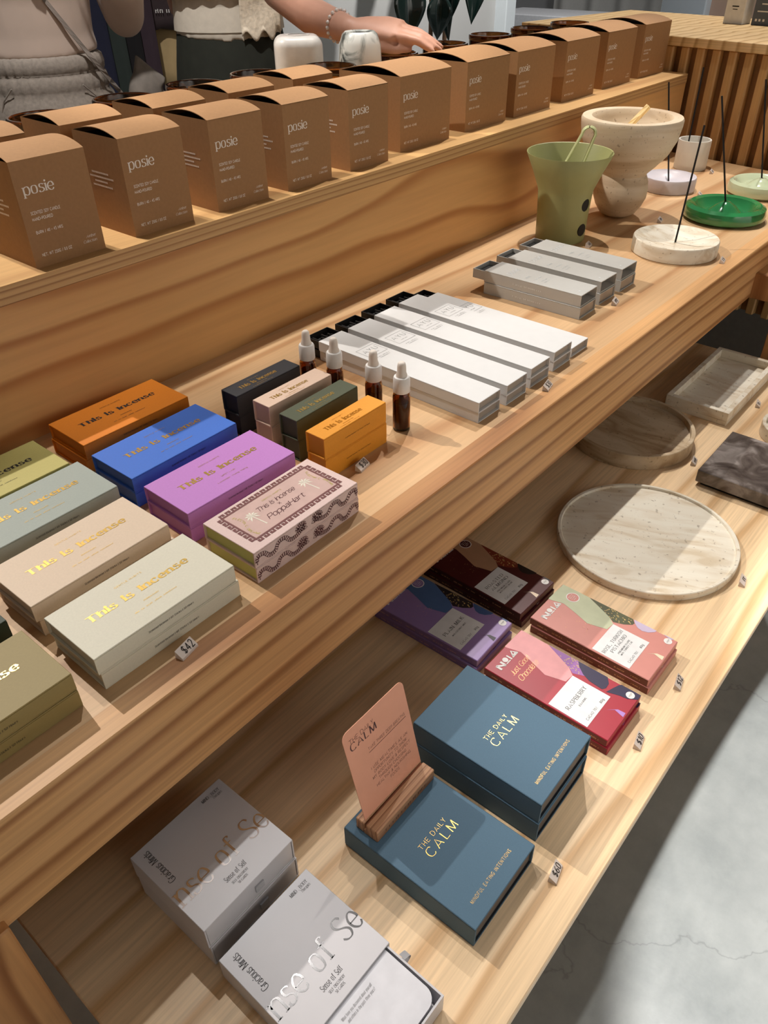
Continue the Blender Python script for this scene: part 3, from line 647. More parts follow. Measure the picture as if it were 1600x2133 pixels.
# ------------------------------------------------------------------ white sleeve boxes of incense sticks
CARD_W = mat('white_card', (216, 216, 216), .55, vary=.015); BLACK_CARD = mat('black_card', (24, 22, 22), .6); STICKM = mat('incense_charcoal', (40, 36, 34), .9)
GREYTXT = mat('ink_grey', (120, 122, 124), .6)
def sleeve(mb, w_, d_, h_, th):
    x0, x1, y0, y1 = -w_/2, w_/2, -d_/2, d_/2
    return mb.box(x0, x1, y0, y1, h_-th, h_, .0004).box(x0, x1, y0, y1, 0, th, .0004).box(x0, x0+th, y0, y1, th, h_-th).box(x1-th, x1, y0, y1, th, h_-th)
def drawer(mb, x0, x1, y0, y1, z0, z1, th):
    return mb.box(x0, x1, y0, y1, z0, z0+th).box(x0, x0+th, y0, y1, z0+th, z1).box(x1-th, x1, y0, y1, z0+th, z1).box(x0+th, x1-th, y0, y0+th, z0+th, z1).box(x0+th, x1-th, y1-th, y1, z0+th, z1)
def white_proto():
    w_, d_, h_ = .0495, .289, .0153; t = thing('incense_stick_box', 'x', 'incense box'); th = .0012
    obj('sleeve', sleeve(MB(), w_, d_, h_, th), CARD_W, t)
    obj('tray', drawer(MB(), -w_/2+.0016, w_/2-.0016, -d_/2+.012, d_/2+.029, .0016, h_-.0018, .0012), BLACK_CARD, t)
    obj('end_panel', MB().box(-w_/2+.0016, w_/2-.0016, -d_/2+.004, -d_/2+.006, .0015, h_-.0015), mat('card_inside', (168, 158, 146), .7), t)
    for k in range(9):
        x = -w_/2+.006+k*(w_-.012)/8
        obj('incense_stick', MB().tube([(x, -.1, .0055+.003*(k % 2)), (x+.001*math.sin(k*2.1), d_/2+.017+.008*math.sin(k*1.7)*.9, .0055+.003*(k % 2))], .0017, 6), STICKM, t, True)
    s = MB(); P = lambda u, v: ((u-.5)*w_, (v-.5)*d_, h_+.0002); wd = .00045
    a, b = P(.17, .668), P(.915, .77)
    for (x0, y0, x1, y1) in ((a[0], a[1], b[0], a[1]+wd), (a[0], b[1]-wd, b[0], b[1]), (a[0], a[1], a[0]+wd, b[1]), (b[0]-wd, a[1], b[0], b[1])): s.add([(x0, y0, a[2]), (x1, y0, a[2]), (x1, y1, a[2]), (x0, y1, a[2])], [(0, 1, 2, 3)])
    letter(s, 'AYU', P(.26, .715), UX, UY, .55*w_, .0095, thick=.6, thin=.45, gap=2.6)
    scribble(s, P(.40, .69), UX, UY, .3*w_, .0016, 4); scribble(s, P(.3, .642), UX, UY, .5*w_, .0018, 5); scribble(s, P(.36, .630), UX, UY, .4*w_, .0016, 6)
    obj('lettering', s, GREYTXT, t, fix=False); return t
wp = white_proto(); GW = 'white incense stick boxes on the middle shelf'; wp['group'] = GW; first = True
for i, (x, y, a) in enumerate([(.7686, .6122, -1.0), (.8304, .6093, -.9), (.8925, .6099, -.9), (.9563, .6110, -.5)]):
    for lv in (0, 1):
        lb = 'long white incense box, %s of the %s pair from the bottles' % (('lower', 'upper')[lv], ORD[i])
        loc = (x+(.0012 if lv == 0 else 0), y, Z1+.0154*lv)
        if first: wp['label'] = lb; wp.location = loc; wp.rotation_euler = (0, 0, R(a)); first = False
        else: dup(wp, lb, loc, R(a+(.15 if lv else 0)), GW)
dup(wp, 'single long white incense box lying flat beside the grey boxes', (1.0144, .6127, Z1), R(-.6), GW)

# ------------------------------------------------------------------ grey drawer boxes
GREY = mat('grey_card', (186, 185, 181), .5, vary=.02); GREY_D = mat('grey_card_inside', (78, 72, 66), .7); FOILW = mat('foil_white', (236, 240, 242), .3, metal=.3)
def grey_proto(openb):
    w_, d_, h_ = .0556, .187, .0200; t = thing('incense_drawer_box', 'x', 'incense box'); th = .0016
    obj('sleeve', sleeve(MB(), w_, d_, h_, th), GREY, t)
    e = .027 if openb else .0
    tr = obj('drawer', drawer(MB(), -w_/2+.002, w_/2-.002, -d_/2+.003+e, d_/2-.002+e, .002, h_-.0022, .0016), GREY if openb else mat('grey_card_warm', (172, 156, 138), .6), t)
    obj('drawer_lining', MB().box(-w_/2+.0040, w_/2-.0040, -d_/2+.006+e, d_/2-.004+e, .0037, .0100), BLACK_CARD, t)
    s = MB(); P = lambda u, v: ((u-.5)*w_, (v-.5)*d_, h_+.0002)
    letter(s, 'posie', P(.16, .745), UX, UY, .62*w_, .0125, thick=1.1, thin=.4, serif=.7, gap=.6)
    letter(s, 'INCENSE', P(.20, .583), UX, UY, .24*w_, .0036, **BOLD)
    scribble(s, P(.22, .50), UX, UY, .40*w_, .0032, 8); scribble(s, P(.24, .435), UX, UY, .36*w_, .003, 9); scribble(s, P(.24, .40), UX, UY, .30*w_, .003, 10)
    k = [P(.28, .063)]; c = Vector(k[0]); s.add([c+Vector((math.cos(a)*.0018, math.sin(a)*.0018, 0)) for a in [math.pi/5*i for i in range(10)]], [tuple(range(10))])
    scribble(s, (-w_/2-.0002, .035, .008), (0, -1, 0), UZ, .055, .003, 12)
    obj('lettering', s, FOILW, t, fix=False); return t
GG = 'grey drawer boxes of incense on the middle shelf'
go = grey_proto(True); gc = grey_proto(False); go['group'] = GG; gc['group'] = GG
PR = ['nearest the white boxes', 'in the middle', 'nearest the green vase']
for i, (x, y, a) in enumerate([(1.1490, .6226, .4), (1.2264, .6255, -1.0), (1.3023, .6246, -1.0)]):
    for src, lb, loc in ((gc, 'closed grey drawer box under the stack %s' % PR[i], (x-.0015, y-.002, Z1)), (go, 'grey drawer box pulled open on the stack %s' % PR[i], (x, y, Z1+.0201))):
        if i == 0: src['label'] = lb; src.location = loc; src.rotation_euler = (0, 0, R(a))
        else: dup(src, lb, loc, R(a), GG)

# ------------------------------------------------------------------ vase with tongs, stone bowl, incense holders
SAGE = mat('sage_enamel', (156, 157, 106), .42, vary=.02)
vz = thing('incense_vase', 'sage green flared metal vase with two round holes', 'vase', (1.4688, .7616, Z1))
th = .0022; prof = [(0, 0), (.0490, 0), (.0495, .001), (.0515, .055), (.0540, .094), (.0560, .101), (.0600, .111), (.0690, .133), (.0835, .1645)]
inner = [(r-th, z) for r, z in prof[:2:-1]]+[(.0478, .004), (0, .004)]
vb = MB().lathe(prof+[(.0832, .1660), (.0815, .1652)]+inner[1:], 96)
vo = obj('vase_body', vb, SAGE)
cut = MB()
va = R(-97)
for z in (.0750, .0265):
    dv = Vector((math.cos(va), math.sin(va), 0)); cut.tube([dv*.03+Vector((0, 0, z)), dv*.075+Vector((0, 0, z))], .0120, 32)
co = obj('cut', cut, SAGE); bmod = vo.modifiers.new('b', 'BOOLEAN'); bmod.operation = 'DIFFERENCE'; bmod.solver = 'EXACT'; bmod.object = co
me = evaluated(vo); bpy.data.objects.remove(vo); bpy.data.objects.remove(co); me.materials.clear(); me.materials.append(SAGE)
link('vase_body', me, SAGE, vz, True)
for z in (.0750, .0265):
    dv = Vector((math.cos(va), math.sin(va), 0)); obj('hole_shade_plug', MB().tube([dv*.0455+Vector((0, 0, z)), dv*.0508+Vector((0, 0, z))], .0121, 32), mat('hole_shade', (16, 15, 15), .6), vz)  # added black plugs, coloured as the dark inside of the holes
tg = thing('tongs', 'pale green bent metal tongs standing in the sage vase', 'tongs', (1.4688, .7616, Z1+.004))
b0 = Vector((1.4688, .7616, Z1+.004)); pts = []
key = [(1.4500, .7800, .806), (1.4600, .7730, .905), (1.4665, .7661, .9476), (1.4770, .7458, .998)]
sd = Vector((.46, -.887, 0))
arc = [Vector((1.4829, .7343, .998))+sd*(-.0125*math.cos(R(a)))+Vector((0, 0, .0125*math.sin(R(a)))) for a in range(0, 181, 20)]
path = [Vector(k) for k in key[:3]]+arc+[Vector((1.4821, .7360, .949)), Vector((1.4790, .7430, .905)), Vector((1.4700, .7500, .806))]
obj('tongs_band', MB().tube([p-b0 for p in path], [(.0030, .0075)]*len(path), 8, side=sd), mat('tongs_green', (196, 200, 150), .35), tg, True)
TRAV = stone('travertine_pale', (236, 230, 214), (230, 221, 203), (212, 196, 170), (26, 6, 26), .55)
TRAV_B = stone('travertine_warm', (216, 200, 176), (208, 188, 160), (190, 166, 136), (3, 3, 22), .6)
sb = thing('stone_bowl', 'tall travertine bowl on a rounded stem, beside the sage vase', 'bowl', (1.684, .741, Z1))
obj('bowl_body', MB().lathe([(0, 0), (.024, .001), (.038, .008), (.050, .025), (.0565, .042), (.0575, .057), (.0550, .074), (.0490, .0885), (.0500, .092), (.064, .106), (.085, .130), (.098, .158), (.1030, .185), (.1037, .196), (.1015, .2), (.083, .2), (.0805, .198), (.078, .188), (.066, .165), (.04, .150), (0, .146)], 72), TRAV_B, sb, True)
ps = thing('palo_santo_stick', 'pale wooden smudge stick leaning in the travertine bowl', 'smudge stick', (1.69, .735, Z1+.155))
obj('wood_stick', MB().tube([(-.016, .03, -.002), (.0045, -.020, .0640)], [(.0075, .006), (.0075, .006)], 4, side=(1, .4, 0)), wood('palo', (238, 214, 160), (228, 196, 134), (206, 168, 104), 0, 120, 2, (20, 4, 4), seed=2.), ps)
BLK = mat('incense_black', (26, 22, 22), .8)
def incense_stick(label, b, t_):
    o = obj('incense_stick', MB().tube([(0, 0, 0), tuple(Vector(t_)-Vector(b))], .0019, 8), BLK, None, True); o.location = b
    return tag(o, label, 'incense stick', 'black incense sticks standing in holders')
def dish(name, label, loc, prof, m, cat='incense holder'):
    t = thing(name, label, cat, loc); obj('dish_body', MB().lathe(prof, 64), m, t, True); return t
dish('stone_incense_dish', 'round cream travertine incense dish at the shelf front', (1.5354, .5437, Z1), [(0, 0), (.0800, 0), (.0818, .0015), (.0815, .026), (.0800, .0280), (.0765, .0280), (.0740, .0268), (.045, .0200), (.012, .0165), (.003, .0160), (.0028, .012), (0, .012)], TRAV)
incense_stick('black incense stick in the cream travertine dish', (1.5395, .5455, Z1+.012), (1.566, .548, Z1+.222))
glz = mat('green_glaze', (40, 128, 72), .12, vary=.12, scale=25, coat=1.0)
dish('glazed_incense_dish', 'glossy emerald green ceramic incense dish', (1.8063, .5479, Z1), [(0, 0), (.076, 0), (.0845, .006), (.0865, .016), (.083, .0265), (.074, .0315), (.064, .0290), (.056, .0170), (.047, .0120), (.037, .0140), (.022, .0265), (.008, .0350), (.0028, .0355), (.0026, .026), (0, .026)], glz)
incense_stick('black incense stick in the emerald green dish', (1.8063, .5479, Z1+.026), (1.795, .606, Z1+.235))
pal = mat('celadon_glaze', (196, 206, 172), .15, vary=.05, scale=20, coat=.8)
dish('glazed_incense_dish', 'pale celadon green ceramic incense dish at the right edge', (2.045, .552, Z1), [(0, 0), (.064, 0), (.0725, .006), (.0745, .016), (.071, .027), (.064, .0315), (.056, .0295), (.049, .0215), (.042, .0185), (.032, .0200), (.020, .0290), (.008, .0350), (.0028, .0355), (.0026, .026), (0, .026)], pal)
incense_stick('black incense stick in the pale celadon dish', (2.045, .552, Z1+.026), (2.060, .606, Z1+.235))
frost = mat('frosted_glass', (240, 236, 244), .35, trans=.3, ior=1.3, vary=.03)
frost2 = mat('frosted_onyx', (242, 238, 228), .4, trans=.25, ior=1.3, vary=.06, scale=30)
dish('glass_incense_dish', 'round frosted lilac glass incense dish behind the stone bowl', (1.955, .740, Z1), [(0, 0), (.0600, 0), (.0625, .002), (.0630, .028), (.0615, .031), (.0585, .0315), (.056, .028), (.03, .0165), (.01, .0145), (.003, .0145), (.0028, .010), (0, .010)], frost)
incense_stick('black incense stick in the frosted glass dish', (1.955, .740, Z1+.0125), (1.982, .798, Z1+.222))
dish('frosted_cup', 'tall translucent white stone cup by the slatted counter', (2.1818, .7789, Z1), [(0, 0), (.040, 0), (.0412, .0015), (.0412, .069), (.0404, .0705), (.0378, .0705), (.0368, .069), (.0368, .010), (0, .010)], frost2, 'cup')
incense_stick('black incense stick in the translucent white cup', (2.1700, .790, Z1+.0105), (2.206, .806, Z1+.228))

# ------------------------------------------------------------------ price tags
ACR = mat('acrylic_clear', (226, 212, 202), .25, trans=.12, ior=1.3, vary=.02)
def price(x, y, z, txt, label, a=12):
    t = thing('price_tag', label, 'price tag', (x, y, z), R(a), 'clear price tags on the shelves')
    obj('acrylic_block', MB().add([(-.0105, -.0045, 0), (.0105, -.0045, 0), (.0105, .0045, 0), (-.0105, .0045, 0), (-.0105, -.0040, .0025), (.0105, -.0040, .0025), (.0105, .0040, .0085), (-.0105, .0040, .0085)], [(0, 3, 2, 1), (4, 5, 6, 7), (0, 1, 5, 4), (2, 3, 7, 6), (1, 2, 6, 5), (3, 0, 4, 7)]), ACR, t)
    s = MB(); u = Vector((0, .008, .006)).normalized()
    p = Vector((-.0045, -.0030, .0034))+Vector((0, -.6, .8))*.0003
    if txt: letter(s, txt, p, UX, u, .0042*len(txt), .0072, thick=.95, thin=.8, gap=1.2)
    else: scribble(s, p, UX, u, .012, .0066, int(x*1000))
    obj('price_figures', s, INK, t, fix=False)
for a in [(.247, .4449, Z1, '$42', 'clear acrylic $42 price tag in front of the ivory incense boxes'), (.570, .5174, Z1, '$30', 'clear acrylic $30 price tag in front of the amber yellow incense boxes'), (.8842, .4470, Z1, '$30', 'clear acrylic $30 price tag in front of the white incense boxes'),
          (1.2209, .512, Z1, '', 'price tag in front of the grey drawer boxes'), (1.5332, .445, Z1, '', 'price tag in front of the cream travertine dish'), (1.6990, .645, Z1, '', 'price tag at the foot of the travertine bowl'), (1.4565, .688, Z1, '', 'price tag at the foot of the sage vase'),
          (1.9443, .655, Z1, '', 'price tag beside the frosted lilac dish'), (2.1653, .712, Z1, '', 'price tag in front of the translucent white cup'), (1.470, .292, Z0, '', 'price tag in front of the rectangular stone tray'), (1.1979, .3085, Z0, '', 'price tag between the round tray and the dark marble slab'),
          (.9443, .134, Z0, '', 'price tag in front of the large round travertine tray'), (.7094, .1286, Z0, '$12', 'clear acrylic $12 price tag in front of the rose chocolate'), (.5983, .1286, Z0, '$10', 'clear acrylic $10 price tag in front of the raspberry chocolate'), (.4024, .1245, Z0, '$60', 'clear acrylic $60 price tag in front of the blue card boxes')]:
    price(*a)

# ------------------------------------------------------------------ lower shelf: stone trays
def tray_prof(r, h, wall, floor_): return [(0, 0), (r-.001, 0), (r, .001), (r, h-.001), (r-.001, h), (r-wall, h), (r-wall-.0008, h-.001), (r-wall-.001, floor_), (0, floor_)]
t = thing('round_stone_tray', 'large flat round travertine tray half in shadow', 'tray', (.946, .2816, Z0), R(25)); obj('tray_body', MB().lathe(tray_prof(.1333, .0125, .005, .0085), 96), TRAV, t, True)
t = thing('round_stone_tray', 'smaller deeper round travertine tray tucked under the shelf', 'tray', (1.2082, .4341, Z0)); obj('tray_body', MB().lathe(tray_prof(.110, .027, .007, .018), 96), stone('travertine_tan', (206, 188, 160), (192, 170, 138), (164, 138, 106), (20, 6, 20), .6), t, True)
t = thing('rectangular_stone_tray', 'rectangular travertine tray with raised rim at the far end', 'tray', (1.4865, .3715, Z0))
rx, ry, h = .134, .0600, .0270
obj('tray_base', MB().box(-rx, rx, -ry, ry, 0, .010, .0008), TRAV, t)
for b in ((-rx, rx, -ry, -ry+.010), (-rx, rx, ry-.010, ry), (-rx, -rx+.010, -ry+.010, ry-.010), (rx-.010, rx, -ry+.010, ry-.010)): obj('tray_rim', MB().box(*b, .010, h, .0006), TRAV, t)
t = thing('marble_slab', 'dark grey brown marble slab on a recessed base', 'slab', (1.213, .206, Z0))
DM = stone('dark_marble', (150, 142, 138), (92, 84, 80), (46, 39, 36), (15, 15, 15), .14, lo=.28, hi=.72, detail=8, pits=False)
obj('slab_top', MB().box(-.078, .078, -.077, .077, .007, .0300, .0012), DM, t); obj('slab_base', MB().box(-.070, .070, -.069, .069, 0, .007), mat('slab_gap_shade', (26, 22, 20), .9), t)  # near-black base puts the shadow gap under the slab into its colour
t = thing('round_stone_dish', 'small round travertine dish cut off at the right edge', 'dish', (1.392, .200, Z0)); obj('dish_body', MB().lathe(tray_prof(.060, .024, .006, .014), 64), TRAV, t, True)

# ------------------------------------------------------------------ lower shelf: chocolate bars
def poly(mb, pts, z, w_, d_, off=0.0):
    q = [((max(0, min(1, u))-.5)*w_, (max(0, min(1, v))-.5)*d_, z) for u, v in pts]
    mb.add(q, [tuple(range(len(q)))])
def disc(mb, u, v, r, z, w_, d_, n=24, ry=None): mb.add([((u-.5)*w_+r*math.cos(2*math.pi*i/n), (v-.5)*d_+(ry or r)*math.sin(2*math.pi*i/n), z) for i in range(n)], [tuple(range(n))])
SWATH = [(1, .994), (.562, 1), (.54, .995), (.607, .875), (.548, .765), (.455, .622), (.505, .535), (.538, .474), (.705, .464), (.80, .52), (.90, .635), (1, .755)]
def choc_proto(name, base, swath, dots, circ, sliver, title, lines, speck, rasp=False):
    w_, d_, h_ = .0833, .1664, .0117; t = thing('chocolate_bar', 'x', 'chocolate bar')
    obj('wrapper', MB().box(-w_/2, w_/2, -d_/2, d_/2, 0, h_, .0008), mat('wrap_'+name, base, .4, vary=.02), t)
    obj('side_print', MB().add([(-w_/2-.0001, -d_/2+.0008, .0006), (-w_/2-.0001, d_/2-.0008, .0006), (-w_/2-.0001, d_/2-.0008, h_-.0006), (-w_/2-.0001, -d_/2+.0008, h_-.0006)], [(0, 1, 2, 3)]), mat('side_'+name, {'rose': (112, 58, 44), 'rasp': (112, 26, 34), 'almond': (58, 18, 20), 'milk': (128, 104, 156)}[name], .5), t, fix=False)
    s = MB(); poly(s, SWATH, h_+.00015, w_, d_); obj('swath_print', s, mat('swath_'+name, swath, .45), t, fix=False)
    s = MB(); poly(s, [(1, .75), (.90, .635), (.80, .52), (.74, .475), (.80, .40), (.88, .345), (.93, .34), (1, .37)], h_+.00012, w_, d_); obj('dotted_print', s, mat('dotted_'+name, dots, .45), t, fix=False)
    s = MB(); rr = random.Random(3)
    for _ in range(70):
        u, v = rr.uniform(.76, .985), rr.uniform(.36, .72)
        if u < .75+(v-.47)*.95 and v > .47: continue
        if v < .42 and u < .84: continue
        disc(s, u, v, .0006, h_+.0002, w_, d_, 6, .0011)
    obj('dots_print', s, mat('dots_gold', (206, 176, 110), .4), t, fix=False)
    s = MB()
    if rasp:
        poly(s, [(1, .50), (.91, .466), (.82, .41), (.765, .345), (.747, .24), (.80, .222), (.90, .225), (1, .26)], h_+.00022, w_, d_)
        poly(s, [(.74, .206), (.86, .185), (.965, .165), (1, .15), (1, 0), (.90, 0), (.82, .06), (.80, .12)], h_+.00022, w_, d_)
    else: poly(s, [(1, .36), (.935, .34), (.87, .30), (.852, .26), (.883, .215), (.95, .18), (1, .172)], h_+.00022, w_, d_); poly(s, [(1, .12), (.98, .09), (.96, .05), (1, .03)], h_+.00022, w_, d_)
    obj('patch_print', s, mat('patch_'+name, circ, .45), t, fix=False)
    s = MB(); poly(s, [(.70, .463), (.70, .161), (.022, .161), (.03, .467)], h_+.0003, w_, d_); obj('label_panel', s, mat('label_white', (222, 222, 222), .5), t, fix=False)
    s = MB(); poly(s, [(.46, .13), (.53, .085), (.49, .012), (.575, .015), (.565, .07)], h_+.0002, w_, d_); obj('sliver_print', s, mat('sliver_'+name, sliver, .45), t, fix=False)
    s = MB(); disc(s, .905, .06, .0052, h_+.0003, w_, d_); P = lambda u, v: ((u-.5)*w_, (v-.5)*d_, h_+.0004)
    # NOIA: the O is a solid disc over a bar, the A a triangle
    k = dict(thick=1.9, thin=1.7, gap=1)
    letter(s, 'N', P(.135, .888), UX, UY, .0090, .0085, **k)
    disc(s, .325, .922, .0038, h_+.0004, w_, d_); a = P(.275, .888); s.add([a, (a[0]+.0082, a[1], a[2]), (a[0]+.0082, a[1]+.0013, a[2]), (a[0], a[1]+.0013, a[2])], [(0, 1, 2, 3)])
    letter(s, 'I', P(.405, .888), UX, UY, None, .0085, **k); letter(s, 'A', P(.45, .888), UX, UY, .0095, .0085, **k)
    a = P(.46, .888); s.add([a, (a[0]+.0085, a[1], a[2]), (a[0]+.0085, a[1]+.0013, a[2]), (a[0], a[1]+.0013, a[2])], [(0, 1, 2, 3)])
    obj('brand_lettering', s, WHITE_INK, t, fix=False)
    s = MB(); sp = dict(SERIF, gap=2.0, thick=1.1)
    if len(title) == 1: letter(s, title[0], P(.37, .328), UX, UY, .5*w_, .0050, 'c', **sp)
    else:
        letter(s, title[0], P(.36, .368), UX, UY, (.58 if len(title[0]) > 8 else .46)*w_, .0046, 'c', **sp); letter(s, title[1], P(.38, .322), UX, UY, .44*w_, .0046, 'c', **sp)
    for i, l in enumerate(lines): letter(s, l, P(.37, .283-.022*i-(0 if len(title) > 1 else .0)), UX, UY, min(.36, .045*len(l))*w_, .0022, 'c', **SERIF)
    letter(s, 'CACAO '+speck, P(.13, .182), UX, UY, .28*w_, .0030, thick=.9, thin=.6, gap=1.5); letter(s, '80g', P(.51, .182), UX, UY, .085*w_, .0030, thick=1.1, thin=.8)
    z = h_+.0004; letter(s, 'vegan', (.405*w_-.0036, -.44*d_-.0007, z), UX, UY, .0072, .0024, **SCRIPT)
    obj('lettering', s, INK, t, fix=False)
    s = MB(); rr = random.Random(9)
    for _ in range(26): disc(s, rr.uniform(.12, .5), rr.uniform(.58, .84), rr.uniform(.0002, .0006), h_+.0004, w_, d_, 5)
    if rasp:
        s = MB(); q = dict(SCRIPT, thick=.34, thin=.22, gap=.8); letter(s, 'Just Good', P(.15, .79), UX, UY, .44*w_, .0072, **q); letter(s, 'Chocolate', P(.14, .715), UX, UY, .46*w_, .0078, **q)
    for i in range(7):
        scribble(s, (-w_/2-.0002, d_/2-.012-.022*i, .004), (0, -1, 0), UZ, .014, .002, 20+i)
    obj('script_lettering', s, mat('foil_copper', (222, 176, 128), .35, metal=.6), t, fix=False)
    if not rasp:
        s = MB(); disc(s, .825, .855, .0090, h_+.0003, w_, d_, 32); obj('seal', s, WHITE_INK, t, fix=False)
        s = MB(); disc(s, .825, .855, .0078, h_+.0004, w_, d_, 32); obj('seal_face', s, mat('seal_'+name, base, .5), t, fix=False)
        s = MB()
        for i in range(4): scribble(s, ((.825-.5)*w_-.0045, (.855-.5)*d_+.0035-.0026*i, h_+.0005), UX, UY, .009, .0014, 40+i)
        obj('seal_lettering', s, WHITE_INK, t, fix=False)
    return t
CH = [('rose', (206, 138, 128), (188, 192, 160), (82, 84, 58), (196, 180, 204), (226, 214, 184), ('ROSE, TURKISH', 'PISTACHIO'), ('PREMIUM DARK', 'with TURKEY TAIL'), '70%', .7126, .2366, -.6, 'salmon pink rose pistachio'),
      ('rasp', (164, 36, 54), (226, 156, 158), (148, 96, 160), (42, 34, 66), (172, 128, 196), ('RASPBERRY',), ('DARK',), '70%', .6022, .2348, -.4, 'crimson raspberry'),
      ('almond', (74, 20, 24), (176, 134, 104), (120, 44, 28), (24, 12, 14), (226, 206, 180), ('ROASTED', 'ALMOND'), ('PREMIUM DARK', 'with LION\'S MANE'), '70%', .7120, .4145, -1.5, 'dark maroon roasted almond'),
      ('milk', (146, 120, 172), (74, 104, 150), (34, 28, 34), (62, 88, 134), (38, 30, 44), ('PLAIN MILK',), ('with COCONUT MILK',), '50%', .6040, .4150, 1.6, 'lavender plain milk')]
GCh = 'chocolate bars stacked on the lower shelf'
for n_, base, sw, dt, ci, sl, ti, ln, sp, x, y, a, cn_ in CH:
    t = choc_proto(n_, base, sw, dt, ci, sl, ti, ln, sp, n_ == 'rasp'); t['group'] = GCh
    t['label'] = '%s chocolate bar, lower of its two' % cn_; t.location = (x-.0012, y-.0025, Z0); t.rotation_euler = (0, 0, R(a*.3))
    dup(t, '%s chocolate bar, upper of its two' % cn_, (x, y, Z0+.0118), R(a), GCh)

# ------------------------------------------------------------------ lower shelf: card sets
BLUE = mat('calm_blue', (80, 108, 128), .62, vary=.04, scale=900, spec=.3); BLUE_IN = mat('calm_inside', (104, 96, 90), .7); NAVY = mat('calm_navy', (38, 50, 62), .6)
def calm_proto():
    w_, d_, h_ = .1040, .1580, .0320; t = thing('card_set_box', 'x', 'box'); x0, x1, y0, y1 = -w_/2, w_/2, -d_/2, d_/2; th = .0022
    obj('cover', MB().box(x0, x1, y0, y1, h_-th, h_, .0006).box(x0, x1, y0, y1, 0, th, .0006).box(x0, x0+th, y0, y1, th, h_-th).box(x1-th, x1, y0, y1, th, h_-th), BLUE, t)
    obj('tray', MB().box(x0+th, x1-th, y0+.0025, y1-.0025, th+.0003, h_-th-.0003), BLUE_IN, t)
    obj('cover_lining', MB().box(x0+th, x1-th, y0+.0004, y1-.0004, h_-th-.0008, h_-th).box(x0+th, x1-th, y0+.0004, y1-.0004, th, th+.0008), NAVY, t)
    s = MB(); P = lambda u, v: ((u-.5)*w_, (v-.5)*d_, h_+.0002)
    letter(s, 'THE DAILY', P(.285, .524), UX, UY, .39*w_, .0049, thick=.5, thin=.45, gap=2.8)
    letter(s, 'CALM', P(.290, .446), UX, UY, .42*w_, .0094, thick=.72, thin=.32, gap=3.0)
    letter(s, 'MINDFUL EATING INTENTIONS', P(.172, .094), UX, UY, .635*w_, .0034, thick=.6, thin=.55, gap=3.2)
    obj('lettering', s, GOLD, t, fix=False); return t
cp = calm_proto(); GCa = 'blue card set boxes on the lower shelf'; cp['group'] = GCa
cp['label'] = 'blue card set box under another, lower of the stack'; cp.location = (.4695, .2370, Z0); cp.rotation_euler = (0, 0, R(.8))
dup(cp, 'blue card set box on top of the stack beside the chocolate', (.4704, .2382, Z0+.0321), R(.8), GCa)
dup(cp, 'single blue card set box carrying the wooden card holder', (.3453, .2274, Z0), R(.6), GCa)
hz = Z0+.0320
t = thing('card_holder', 'small oak card holder resting on the blue box', 'card holder', (.3475, .2835, hz), R(.4))
obj('holder_front', MB().box(-.0465, .0465, -.0140, .0010, 0, .0160, .0008), BEECH, t); obj('holder_back', MB().box(-.0465, .0465, .0032, .0140, 0, .0160, .0008), BEECH, t); obj('holder_base', MB().box(-.0465, .0465, .0010, .0032, 0, .006), BEECH, t)
s = MB(); scribble(s, (-.034, -.01425, .005), UX, UZ, .068, .0045, 77); obj('engraving', s, mat('engraving', (92, 62, 44), .7), t, fix=False)
ct = R(13.5); cu = Vector((0, math.sin(ct), math.cos(ct))); cnv = Vector((0, -math.cos(ct), math.sin(ct)))
c0 = Vector((.3490, .2853, hz+.0065)); t = thing('intention_card', 'peach printed card standing in the oak holder', 'card', c0)
w_, h_, r = .089, .1225, .008; out = [(-w_/2, 0), (w_/2, 0)]
for cxx, a0 in ((w_/2-r, 0), (-w_/2+r, 90)):
    for k in range(7): a = R(a0+15*k); out.append((cxx+r*math.cos(a), h_-r+r*math.sin(a)))
m = MB(); n = len(out); F = [Vector((x, 0, 0))+cu*y for x, y in out]; B_ = [p-cnv*.0006 for p in F]
m.add(F+B_, [tuple(range(n)), tuple(range(n, 2*n))[::-1]]+[(i, i+n, (i+1) % n+n, (i+1) % n) for i in range(n)])
obj('card_stock', m, mat('peach_card', (240, 172, 142), .6, vary=.02), t)
s = MB(); q = lambda u, v: Vector(((u-.5)*w_, 0, 0))+cu*(v*h_)+cnv*.0002; CI = mat('card_ink', (96, 62, 62), .6)
letter(s, 'THE DAILY', q(.08, .865), UX, cu, .38*w_, .0052, thick=.6, thin=.5, gap=1.6); letter(s, 'CALM', q(.08, .795), UX, cu, .40*w_, .0085, thick=1.2, thin=.4, gap=1.6)
letter(s, 'TAKE THREE DEEP BREATHS', q(.30, .665), UX, cu, .62*w_, .0034, thick=.6, thin=.55, gap=1.8)
a, b = q(.30, .645), q(.93, .645); s.add([a, b, b-cu*.0005, a-cu*.0005], [(0, 1, 2, 3)])
for i, l in enumerate(('I USE MEALTIMES AS AN', 'OPPORTUNITY TO SHOW', 'MY BODY LOVE & RESPECT', 'THROUGH CHOOSING', 'HEALTHY & NOURISHING', 'FOODS')): letter(s, l, q(.58, .47-.05*i), UX, cu, len(l)*.0295*w_, .0034, 'c', thick=.6, thin=.55, gap=1.8)
obj('lettering', s, CI, t, fix=False)
WHB = mat('pearl_card', (208, 206, 210), .35, vary=.01); WHI = mat('pearl_inside', (186, 180, 178), .6); TXT = mat('ink_charcoal', (62, 58, 60), .5)
